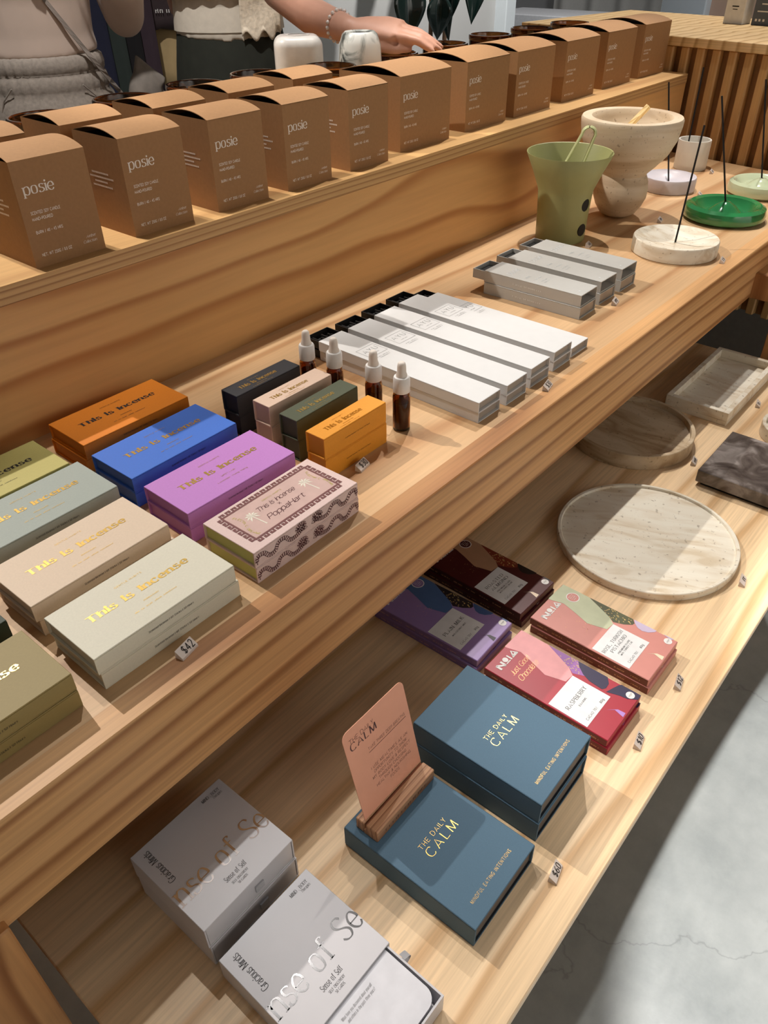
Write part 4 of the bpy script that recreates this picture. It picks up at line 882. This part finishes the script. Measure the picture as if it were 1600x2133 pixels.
def mind_proto(openb):
    w_, d_, h_ = .1078, .1045, .0322; t = thing('self_discovery_box', 'x', 'box'); x0, x1, y0, y1 = -w_/2, w_/2, -d_/2, d_/2; th = .0016
    e = -.0627 if openb else 0.0
    obj('sleeve', sleeve(MB(), w_, d_, h_, th), WHB, t)
    dr = obj('drawer', drawer(MB(), x0+.0022, x1-.0022, y0+.0006+e, y1-.003+e, .0018, h_-.0022, .0018), WHB, t)
    if openb:
        cw, cy0, cy1, rr = w_/2-.0060, y0+e+.0045, y1+e-.006, .012; pg = []
        for sx, a0, yy in ((1, 270, cy0+rr), (1, 0, cy1-rr), (-1, 90, cy1-rr), (-1, 180, cy0+rr)):
            for k in range(7): a = R(a0+15*k); pg.append((sx*(cw-rr)+rr*math.cos(a), yy+rr*math.sin(a)))
        cdp = obj('card_deck', MB().prism(pg, .004, h_-.0032), mat('card_white', (222, 222, 228), .5), t)
        s = MB(); letter(s, 'What have you discovered about yourself', (.335*w_-w_/2, y0-.010, h_-.0030), UX, UY, .34*w_, .0026, **ITAL); letter(s, 'and others in the past three years?', (.36*w_-w_/2, y0-.0145, h_-.0030), UX, UY, .31*w_, .0026, **ITAL)
        obj('card_lettering', s, TXT, t, fix=False)
        obj('ribbon_pull', MB().grid(lambda u, v: (x1-.0030+.0100*math.sin(math.pi*v)*.9+.001, y0-.019+.0065*u, .014+.017*v), 2, 10), mat('ribbon_grey', (176, 176, 180), .35, sheen=.4), t, True)
    else: obj('ribbon_pull', MB().box(.004, .014, y0-.0012, y0+.0004, .010, .019), mat('ribbon_grey', (176, 176, 180), .35, sheen=.4), t)
    s = MB(); P = lambda u, v: ((u-.5)*w_, (v-.5)*d_, h_+.0002)
    letter(s, 'nse of Se', P(.035, .285), UX, UY, .955*w_, .0215, thick=.95, thin=.3, serif=.9, gap=.7)
    obj('foil_title', s, SILVER, t, fix=False)
    s = MB(); letter(s, 'Sense of Self', P(.382, .160), UX, UY, .222*w_, .0050, **SERIF); letter(s, 'SELF-DISCOVERY', P(.493, .110), UX, UY, .17*w_, .0024, 'c', **SERIF); letter(s, '50 CARDS', P(.493, .072), UX, UY, .095*w_, .0024, 'c', **SERIF)
    letter(s, 'MIND . BODY', P(.735, .905), UX, UY, .19*w_, .0034, **SERIF); letter(s, 'Therapies', P(.825, .865), UX, UY, .10*w_, .0030, **ITAL)
    letter(s, 'Gracious Minds', P(.138, .535), UY, (-1, 0, 0), .395*d_, .0066, thick=1.0, thin=.4, serif=.6, gap=.7)
    obj('lettering', s, TXT, t, fix=False); return t
GM = 'white self discovery card boxes on the lower shelf'
mp = mind_proto(False); mp['group'] = GM; mp['label'] = 'white card box at the bottom of the back stack'; mp.location = (.1850, .3716, Z0); mp.rotation_euler = (0, 0, R(.7))
dup(mp, 'white card box with large foil title on top of the back stack', (.1843, .3726, Z0+.0323), R(.7), GM)
mo = mind_proto(True); mo['group'] = GM; mo['label'] = 'white card box pulled open at the front, showing a rounded card'; mo.location = (.1834, .2534, Z0); mo.rotation_euler = (0, 0, R(-.4))

# ------------------------------------------------------------------ people behind the stand
SKIN = mat('skin', (204, 152, 128), .5, vary=.05, scale=30); 
def limb(mb, pts, rad, side=None, n=14):
    q = [Vector(p) for p in pts]; mb.tube(q, rad, n, side)
    for p, r in ((q[0], rad[0]), (q[-1], rad[-1])):
        r = r if hasattr(r, '__len__') else (r, r)
        mb.ball(p, min(r)*.98, 12, 8)
def person(label, base, th, skin_arm_r, skin_arm_l, top_fn, pants_col, top_col, top_z, top_kind):
    """base on the floor, th = turn of the shoulders; local axes stay world axes"""
    t = thing('person', label, 'person', base)
    s = Vector((math.cos(th), math.sin(th), 0)); f = Vector((math.sin(th), -math.cos(th), 0))   # side, facing
    S = lambda a, b, z: s*a+f*b+Vector((0, 0, z))
    b = MB()
    # trunk, neck, head
    trunk = [(0, 0, .86), (0, .0, .95), (0, 0, 1.06), (0, .005, 1.18), (0, .005, 1.30), (0, -.005, 1.38), (0, -.01, 1.42)]
    b.tube([S(*p) for p in trunk], [(.150, .105), (.158, .110), (.128, .092), (.138, .098), (.155, .102), (.140, .08), (.07, .06)], 20, s)
    b.tube([S(0, -.01, 1.38), S(0, .005, 1.50)], [.052, .050], 14)
    b.ball(S(0, .02, 1.575), (.076, .09, .108), 20, 14); b.ball(S(0, .055, 1.525), (.052, .05, .055), 14, 10)
    b.tube([S(0, .105, 1.575), S(0, .128, 1.548)], [.010, .015], 8); b.ball(S(0, .125, 1.548), .014, 8, 6)
    for e in (-1, 1):
        b.ball(S(e*.078, .01, 1.57), (.014, .016, .028), 8, 6)
        limb(b, [S(e*.088, 0, .90), S(e*.092, .01, .50), S(e*.095, -.005, .46), S(e*.098, -.02, .09)], [.086, .058, .055, .036])
        b.tube([S(e*.10, -.045, .04), S(e*.105, .05, .045), S(e*.11, .15, .025)], [(.034, .034), (.04, .036), (.034, .020)], 12)
        b.ball(S(e*.11, .15, .025), (.034, .034, .020), 10, 6)
    for arm, e in ((skin_arm_r, 1), (skin_arm_l, -1)): arm(b, S, e)
    remesh('body', b, .0042, SKIN, t, 6)
    hr = MB(); hr.ball(S(0, -.012, 1.600), (.090, .098, .105), 18, 12); hr.tube([S(0, -.055, 1.60), S(0, -.075, 1.48), S(0, -.085, 1.34)], [(.078, .05), (.085, .045), (.06, .025)], 14, s)
    for e in (-1, 1): hr.tube([S(e*.06, .035, 1.65), S(e*.088, .0, 1.55), S(e*.080, -.03, 1.42)], [(.03, .03), (.02, .035), (.015, .03)], 10)
    remesh('hair', hr, .012, mat('hair_brown', (58, 40, 30), .5, vary=.2, scale=300), t, 4)
    for e in (-1, 1):
        ey = obj('eye', MB().ball(S(e*.030, .098, 1.580), (.012, .008, .007), 10, 6), mat('eye_dark', (40, 30, 26), .2), t, True)
    obj('mouth', MB().tube([S(-.022, .103, 1.512), S(0, .109, 1.512), S(.022, .103, 1.512)], [.003, .005, .003], 8), mat('lips', (170, 96, 88), .5), t, True)
    top_fn(t, S, s)
    return t, S, s
def back_arm(b, S, e):
    limb(b, [S(e*.160, -.02, 1.36), S(e*.135, -.17, 1.13), S(e*.04, -.165, 1.05)], [.045, .038, .026])
    b.tube([S(e*.06, -.16, 1.05), S(e*.02, -.155, 1.045), S(-e*.02, -.15, 1.04)], [(.030, .016), (.038, .014), (.034, .012)], 12)
    for k in range(4): b.tube([S(-e*.015, -.15, 1.015+.018*k), S(-e*.055, -.15, 1.01+.019*k), S(-e*.085+e*.006*abs(k-1.5), -.145, 1.005+.019*k)], [.0085, .008, .006], 8)
    b.tube([S(e*.03, -.155, 1.07), S(e*.0, -.158, 1.10), S(-e*.01, -.156, 1.12)], [.010, .009, .007], 8)
def hang_arm(b, S, e):
    limb(b, [S(e*.175, -.01, 1.36), S(e*.205, -.02, 1.10), S(e*.215, .03, .86)], [.045, .036, .025])
    b.tube([S(e*.215, .03, .86), S(e*.215, .04, .80), S(e*.212, .045, .76)], [(.016, .030), (.014, .038), (.012, .034)], 12)
    for k in range(4): b.tube([S(e*.212, .018+.018*k, .765), S(e*.208, .022+.018*k, .725), S(e*.200, .022+.018*k, .69+.006*abs(k-1.5))], [.0085, .008, .006], 8)
    b.tube([S(e*.21, .075, .82), S(e*.20, .098, .785), S(e*.195, .10, .755)], [.010, .009, .007], 8)
def bent_arm(b, S, e):
    limb(b, [S(e*.175, -.01, 1.36), S(e*.228, -.01, 1.135)], [.045, .040]); limb(b, [S(e*.228, -.01, 1.135), S(e*.20, .15, 1.27), S(e*.17, .20, 1.34)], [.040, .030, .024])
    b.tube([S(e*.17, .20, 1.34), S(e*.16, .215, 1.385), S(e*.155, .22, 1.42)], [(.030, .016), (.038, .014), (.034, .012)], 12)
    for k in range(4): b.tube([S(e*.155+.012*(k-1.5)*1.5, .22, 1.41), S(e*.15+.018*(k-1.5), .235, 1.45), S(e*.148+.018*(k-1.5), .225, 1.482-.006*abs(k-1.5))], [.0085, .008, .006], 8)
    b.tube([S(e*.14, .215, 1.36), S(e*.115, .225, 1.39), S(e*.105, .23, 1.415)], [.010, .009, .007], 8)

# first person: beige top, grey drawstring trousers, cross-body strap
TOP1 = mat('beige_jersey', (198, 178, 164), .85, vary=.04, scale=14, bump=.3, sheen=.2); PANT1 = mat('grey_marl', (142, 132, 122), .9, vary=.14, scale=120, bump=.4)
def top1(t, S, s):
    m = MB(); m.tube([S(0, 0, 1.058), S(0, .004, 1.10), S(0, .008, 1.18), S(0, .014, 1.25), S(0, .010, 1.33), S(0, -.005, 1.40), S(0, -.008, 1.44)], [(.156, .114), (.150, .112), (.158, .118), (.172, .134), (.172, .118), (.150, .092), (.075, .066)], 28, s)
    limb(m, [S(.170, -.01, 1.37), S(.222, -.005, 1.23), S(.240, -.005, 1.128)], [.066, .064, .054]); limb(m, [S(.240, -.005, 1.128), S(.236, .08, 1.20), S(.19, .17, 1.30)], [.054, .060, .042])
    limb(m, [S(-.172, -.01, 1.37), S(-.212, -.02, 1.10), S(-.222, .02, .90)], [.060, .050, .040])
    remesh('top', m, .007, TOP1, t, 5)
    m = MB(); rows = 40; n = 120; vs = []
    zz = [1.052, 1.047, 1.030, 1.014, 1.009, 1.004, .988, .972, .966, .95, .92, .88]
    ww = [(.150, .112), (.159, .119), (.163, .123), (.161, .121), (.157, .117), (.162, .122), (.166, .126), (.165, .125), (.163, .123), (.174, .132), (.184, .140), (.188, .144)]
    for j, (z, (a, c)) in enumerate(zip(zz, ww)):
        for i in range(n):
            g = .0022*math.sin(i*2*math.pi/n*38+j*.4)*(1 if j < 9 else .3)
            an = 2*math.pi*i/n; vs.append(S(math.cos(an)*(a+g), math.sin(an)*(c+g), z))
    m.add(vs, [(j*n+i, j*n+(i+1) % n, (j+1)*n+(i+1) % n, (j+1)*n+i) for j in range(len(zz)-1) for i in range(n)]+[tuple(range(n))])
    obj('waistband', m, PANT1, t, 'all')
    m = MB(); m.tube([S(0, 0, .955), S(0, 0, .86), S(0, 0, .80)], [(.172, .130), (.180, .136), (.16, .12)], 24, s)
    for e in (-1, 1): limb(m, [S(e*.092, 0, .86), S(e*.098, .01, .50), S(e*.10, -.01, .12)], [.098, .080, .062], None, 18)
    remesh('trousers', m, .008, PANT1, t, 4)
    for e in (-1, 1): obj('pocket_seam', MB().tube([S(e*.09, .116, .985), S(e*.118, .100, .955), S(e*.140, .088, .90)], .0022, 6), PANT1, t, True)
    st = MB(); P = []
    for k in range(25):
        u = k/24; P.append((-.075+.27*u, 1.36-.42*u))
    def front(x, z):
        a = .176 if z > 1.06 else .180; c = .137 if z > 1.2 else (.124 if z > 1.06 else .134); q = max(0, 1-(x/a)**2); return c*math.sqrt(q)+.006+(.008 if z > 1.2 else 0)
    L_ = [S(x-.009, front(x-.009, z), z+.005) for x, z in P]; R_ = [S(x+.009, front(x+.009, z), z-.005) for x, z in P]
    st.add(L_+R_, [(i, i+1, i+26, i+25) for i in range(24)])
    so = obj('bag_strap', st, mat('strap_grey', (134, 124, 116), .7), t)
    md = so.modifiers.new('s', 'SOLIDIFY'); md.thickness = .002
pb1 = (1.25, 2.27, 0)
person('person in a fitted beige top and grey drawstring trousers with a cross-body strap', pb1, R(-29), bent_arm, hang_arm, top1, None, None, 1.06, '')
bag = thing('shoulder_bag', 'slouchy grey fabric bag hanging at the hip of the person in beige', 'bag', (1.475, 2.135, .86))
bm_ = MB(); bm_.ball((0, 0, .07), (.055, .04, .075), 18, 12); bm_.tube([(-.02, 0, .12), (-.01, .0, .165), (.015, -.01, .13), (.045, -.02, .10)], [.016, .014, .016, .02], 10)
remesh('bag_body', bm_, .006, mat('bag_grey', (124, 116, 108), .85, vary=.15, scale=40, bump=.4), bag, 3)

# second person: cream ribbed top with lace, dark green trousers, reaching for a jar
B2 = Vector((1.715, 2.02, 0)); TOP2 = mat('cream_rib', (206, 196, 180), .85, vary=.05, scale=60, bump=.3); LACE = mat('lace_cream', (222, 208, 186), .8, vary=.18, scale=90, bump=.9); PANT2 = mat('dark_green_cloth', (38, 40, 32), .85, vary=.12, scale=30)
A2 = [Vector(p)-B2 for p in ((1.790, 1.850, 1.375), (1.600, 1.690, 1.195), (1.545, 1.52, 1.150), (1.5036, 1.36, 1.1325))]
def reach_arm(b, S, e):
    w0 = A2[3]
    limb(b, [A2[0], (A2[0]+A2[1])/2, A2[1]], [.050, .046, .042]); limb(b, [A2[1], A2[2], w0], [.042, .040, .0265], None, 16)
    W = lambda x, y, z: Vector((x, y, z))-B2
    # back of the hand, then four fingers fanning over the jar rim and the thumb below
    up = Vector((-.25, -.35, .9))
    b.tube([w0, W(1.520, 1.325, 1.137), W(1.536, 1.285, 1.138), W(1.546, 1.255, 1.134)], [(.022, .027), (.019, .034), (.016, .040), (.013, .040)], 16, up)
    for kx, ky, kz, l1, l2, dz in ((1.572, 1.268, 1.137, .040, .048, -.006), (1.558, 1.254, 1.136, .044, .052, -.010), (1.543, 1.241, 1.131, .042, .050, -.012), (1.528, 1.232, 1.124, .036, .040, -.016)):
        a = W(kx, ky, kz); d1 = Vector((.42, -.86, -.18)).normalized(); d2 = Vector((.50, -.74, -.50)).normalized()
        r0 = W(1.536, 1.300, 1.130); m1 = a+d1*l1; m2 = m1+d2*l2
        b.tube([r0*.35+a*.65, a, m1, m1*.5+m2*.5, m2], [.0105, .0100, .0088, .0080, .0062], 10); b.ball(m2, .0064, 8, 6); b.ball(a, .0098, 8, 6)
    a = W(1.512, 1.318, 1.120); b.tube([a, W(1.508, 1.282, 1.105), W(1.524, 1.245, 1.100), W(1.538, 1.218, 1.101)], [.0150, .0125, .0100, .0072], 10); b.ball(W(1.538, 1.218, 1.101), .0074, 8, 6)
def top2(t, S, s):
    m = MB(); m.tube([S(0, 0, 1.082), S(0, .002, 1.095), S(0, .004, 1.15), S(0, .012, 1.26), S(0, .010, 1.33), S(0, -.005, 1.40), S(0, -.008, 1.44)], [(.156, .122), (.153, .119), (.150, .114), (.162, .128), (.166, .115), (.150, .092), (.08, .07)], 28, s)
    for e in (-1, 1): m.ball(S(e*.165, -.01, 1.375), (.062, .062, .055), 14, 10)
    remesh('top', m, .007, TOP2, t, 5)
    n = 160; vs = []
    for j in range(9):
        z = 1.086+.010*j
        for i in range(n):
            an = 2*math.pi*i/n; a, c = .1570-.0008*j, .1228-.0008*j; g = .0014*math.sin(an*80)
            vs.append(S(math.cos(an)*(a+g), math.sin(an)*(c+g), z))
    obj('ribbed_hem', MB().add(vs, [(j*n+i, j*n+(i+1) % n, (j+1)*n+(i+1) % n, (j+1)*n+i) for j in range(8) for i in range(n)]), TOP2, t, 'all')
    lc = MB()
    def lace(u, v):
        an = R(38+42*u); rr = 1.045+.025*math.sin(v*9+u*3); sc_ = .012*math.sin(u*math.pi*5)*(v < .08)
        return S(math.cos(an)*.170*rr, math.sin(an)*.127*rr, 1.076+.20*v+sc_)
    lc.grid(lace, 24, 24); lo = obj('lace_panel', lc, LACE, t, 'all'); md = lo.modifiers.new('s', 'SOLIDIFY'); md.thickness = .002
    lc = MB().grid(lambda u, v: S(math.cos(R(10+160*u))*.172, math.sin(R(10+160*u))*.130, 1.165+.05*v+.004*math.sin(u*60)), 60, 4); lo = obj('lace_trim', lc, LACE, t, 'all'); md = lo.modifiers.new('s', 'SOLIDIFY'); md.thickness = .003
    m = MB(); m.tube([S(0, 0, 1.098), S(0, 0, 1.0), S(0, 0, .90), S(0, 0, .80)], [(.150, .114), (.166, .126), (.180, .138), (.17, .12)], 24, s)
    for e in (-1, 1): limb(m, [S(e*.094, 0, .88), S(e*.10, .01, .50), S(e*.105, -.01, .08)], [.100, .090, .095], None, 18)
    remesh('trousers', m, .008, PANT2, t, 4)
    br = MB(); w_ = A2[3]*.72+A2[2]*.28; ax = (A2[3]-A2[2]).normalized(); u = ax.orthogonal().normalized(); v = ax.cross(u)
    for k in range(18): br.ball(w_+(u*math.cos(k*2*math.pi/18)+v*math.sin(k*2*math.pi/18))*.0315, .0042, 8, 6)
    bo = obj('bracelet', br, mat('pearl', (226, 214, 206), .25), t, True); bo['kind'] = 'stuff'
person('person in a cream lace top and dark green trousers reaching toward the jars', tuple(B2), R(-40), reach_arm, back_arm, top2, None, None, 1.06, '')

# ------------------------------------------------------------------ clothes rail, plant and curtain at the back
rk = thing('clothes_rail', 'black metal clothes rail by the back wall', 'clothes rail', (2.45, 3.10, 0)); BM = mat('rail_black', (36, 36, 38), .4, metal=.6)
obj('rail', MB().tube([(-.75, 0, 1.62), (.75, 0, 1.62)], .013, 12), BM, rk, True)
for x in (-.72, .72):
    obj('upright', MB().tube([(x, 0, .03), (x, 0, 1.62)], .013, 12), BM, rk, True); obj('foot', MB().tube([(x, -.22, .013), (x, .22, .013)], .013, 12), BM, rk, True)
def garment(label, x, z0, z1, wd, dp, col, y=3.10, yaw=75, white=False, shoulder=True):
    t = thing('garment', label, 'garment', (x, y, 0), R(yaw), 'clothes hanging on the back rail'); gm = mat('cloth_%d_%d_%d' % col, col, .9, vary=.08, scale=20)
    n, mr = 48, 14; vs = []
    for j in range(mr+1):
        v = j/mr; z = z0+(z1-z0)*v
        k = (1-.75*max(0, (v-.82)/.18)**1.5) if shoulder else 1
        for i in range(n):
            an = 2*math.pi*i/n; fold = 1+.22*math.sin(an*7+x*9+v)*(1-v)**.5
            vs.append((math.cos(an)*wd/2*k*(1+.12*(1-v)), math.sin(an)*dp/2*fold, z+.012*math.sin(an*3+x*5)*(j == 0)))
    obj('cloth', MB().add(vs, [(j*n+i, j*n+(i+1) % n, (j+1)*n+(i+1) % n, (j+1)*n+i) for j in range(mr) for i in range(n)]+[tuple(range(n))[::-1], tuple(range(mr*n, mr*n+n))]), gm, t, 'all')
    obj('hanger', MB().tube([(-wd*.2, 0, z1-.005), (0, 0, z1+.04), (wd*.2, 0, z1-.005)], .004, 8).tube([(0, 0, z1+.04), (0, 0, 1.632)], .003, 8), BM, t, True)
    return t
garment('dark navy garment at the left of the clothes rail', 1.90, .72, 1.52, .18, .035, (30, 32, 52), yaw=-38)
garment('dark green garment beside the navy one on the rail', 1.97, .74, 1.52, .18, .035, (44, 52, 48), yaw=-38)
garment('black trousers hanging between dark garments on the rail', 2.05, .70, 1.50, .17, .035, (22, 20, 22), yaw=-38)
garment('plum trousers hanging on the clothes rail', 2.13, .78, 1.50, .16, .035, (58, 44, 52), yaw=-38)
garment('dark brown shirt with small white print on the rail', 2.24, .985, 1.54, .24, .04, (60, 48, 50), yaw=-38)
garment('long khaki garment hanging on the clothes rail', 2.35, .78, 1.52, .24, .05, (186, 160, 116), yaw=-38)
garment('bright blue shirt at the right of the clothes rail', 2.46, 1.06, 1.54, .20, .04, (28, 118, 210), yaw=-38)
for o in list(bpy.data.objects):
    if o.get('label') == 'dark brown shirt with small white print on the rail':
        sp = MB()
        for (a, wd_) in ((-.12, .10), (.01, .11)): scribble(sp, (a, -.033, 1.045), UX, UZ, wd_, .014, 92)
        obj('print', sp, WHITE_INK, o, fix=False)
gp = thing('potted_rubber_plant', 'rubber plant with large glossy dark leaves by the back wall', 'plant', (4.02, 3.02, 0))
obj('pot', MB().lathe([(0, 0), (.13, 0), (.17, .30), (.175, .31), (.16, .31), (.155, .28), (0, .28)], 32), mat('pot_grey', (150, 150, 146), .6), gp, True)
for pts in ([(0, 0, .28), (-.03, -.01, .7), (-.05, -.02, 1.35)], [(.03, 0, .28), (.10, -.01, .8), (.12, 0, 1.45)]): obj('stem', MB().tube(pts, [.016, .013, .009], 10), mat('stem_brown', (110, 84, 62), .7), gp, True)
LEAF = mat('rubber_leaf', (22, 42, 38), .18, vary=.2, scale=12, coat=.6)
def leaf(px, py, pz, length, wid, az, droop, roll):
    lf = MB(); d = Vector((math.cos(az)*math.cos(droop), math.sin(az)*math.cos(droop), -math.sin(droop))); sd_ = d.cross(Vector((0, 0, 1))); sd_.normalize(); up_ = sd_.cross(d)
    sd_, up_ = sd_*math.cos(roll)+up_*math.sin(roll), up_*math.cos(roll)-sd_*math.sin(roll)
    def f(u, v):
        wv_ = math.sin(math.pi*min(1, v*.97+.03)**.8)*wid/2*(1-.25*v); x = (u-.5)*2
        p = Vector((px, py, pz))+d*length*v+sd_*wv_*x+up_*(abs(x)*wv_*.35-.06*v*v); return p
    lf.grid(f, 6, 14); o = obj('leaf', lf, LEAF, gp, 'all'); md = o.modifiers.new('s', 'SOLIDIFY'); md.thickness = .0015
for a in ((-.30, -.06, 1.085, .26, .19, R(235), R(74), 0), (-.08, -.10, 1.02, .20, .15, R(218), R(80), .1), (.02, -.08, 1.10, .30, .12, R(200), R(78), -.3), (.12, -.05, 1.12, .28, .15, R(190), R(64), .2), (.30, -.08, 1.14, .28, .15, R(205), R(62), .2), (.0, .0, 1.12, .27, .13, R(250), R(70), .7), (-.3, .02, 1.3, .28, .15, R(170), R(45), .3), (.02, .05, 1.45, .28, .14, R(60), R(-20), 0), (-.10, 0, 1.4, .28, .14, R(140), R(-10), 0), (.2, .02, 1.5, .26, .14, R(20), R(-15), 0)): leaf(*a)
ct_ = thing('curtain', 'grey pleated curtain hanging in the far corner', 'curtain', (7.2, 3.0, 0))
obj('cloth', MB().grid(lambda u, v: (.05*math.sin(u*52)+.01*math.sin(u*17), -1.2+2.3*u, .05+2.6*v), 200, 4), mat('curtain_grey', (168, 168, 166), .9, vary=.03), ct_, 'all')
obj('rod', MB().tube([(0, -1.3, 2.66), (0, 1.2, 2.66)], .014, 10), BM, ct_, True)
pl_ = thing('low_plinth', 'low grey plinth in front of the far curtain', 'plinth', (5.9, 2.95, 0)); obj('plinth_body', MB().box(-.25, .25, -.5, .8, .06, .80, .006), mat('plinth_grey', (164, 166, 170), .7), pl_); obj('plinth_base', MB().box(-.22, .22, -.47, .77, 0, .06), BM, pl_)

# print, foil and lining belong to the part they sit on
HOST = ('cover', 'carton', 'wrapper', 'sleeve', 'bottle_glass', 'card_stock', 'acrylic_block', 'holder_front', 'cloth')
SUB = ('lettering', 'side_lettering', 'side_print', 'foil_lettering', 'script_lettering', 'brand_lettering', 'seal', 'seal_face', 'seal_lettering', 'swath_print', 'dotted_print', 'dots_print', 'patch_print', 'sliver_print', 'label_panel', 'handwriting', 'key_border', 'palm_print', 'snake_print', 'inner_panel', 'foil_title', 'price_figures', 'engraving', 'print', 'card_lettering', 'drawer_lining', 'ribbon_pull', 'cover_lining')
def plain(o): return o.name.split('.')[0]
for root in [o for o in bpy.data.objects if o.parent is None and o.type == 'EMPTY']:
    kids = {plain(c): c for c in root.children}
    host = next((kids[h] for h in HOST if h in kids), None)
    for c in list(root.children):
        n = plain(c)
        if n in SUB:
            h = kids.get('card_deck') if n == 'card_lettering' else (kids.get('drawer') if n in ('drawer_lining', 'ribbon_pull') else host)
            if h is not None and h is not c: c.parent = h
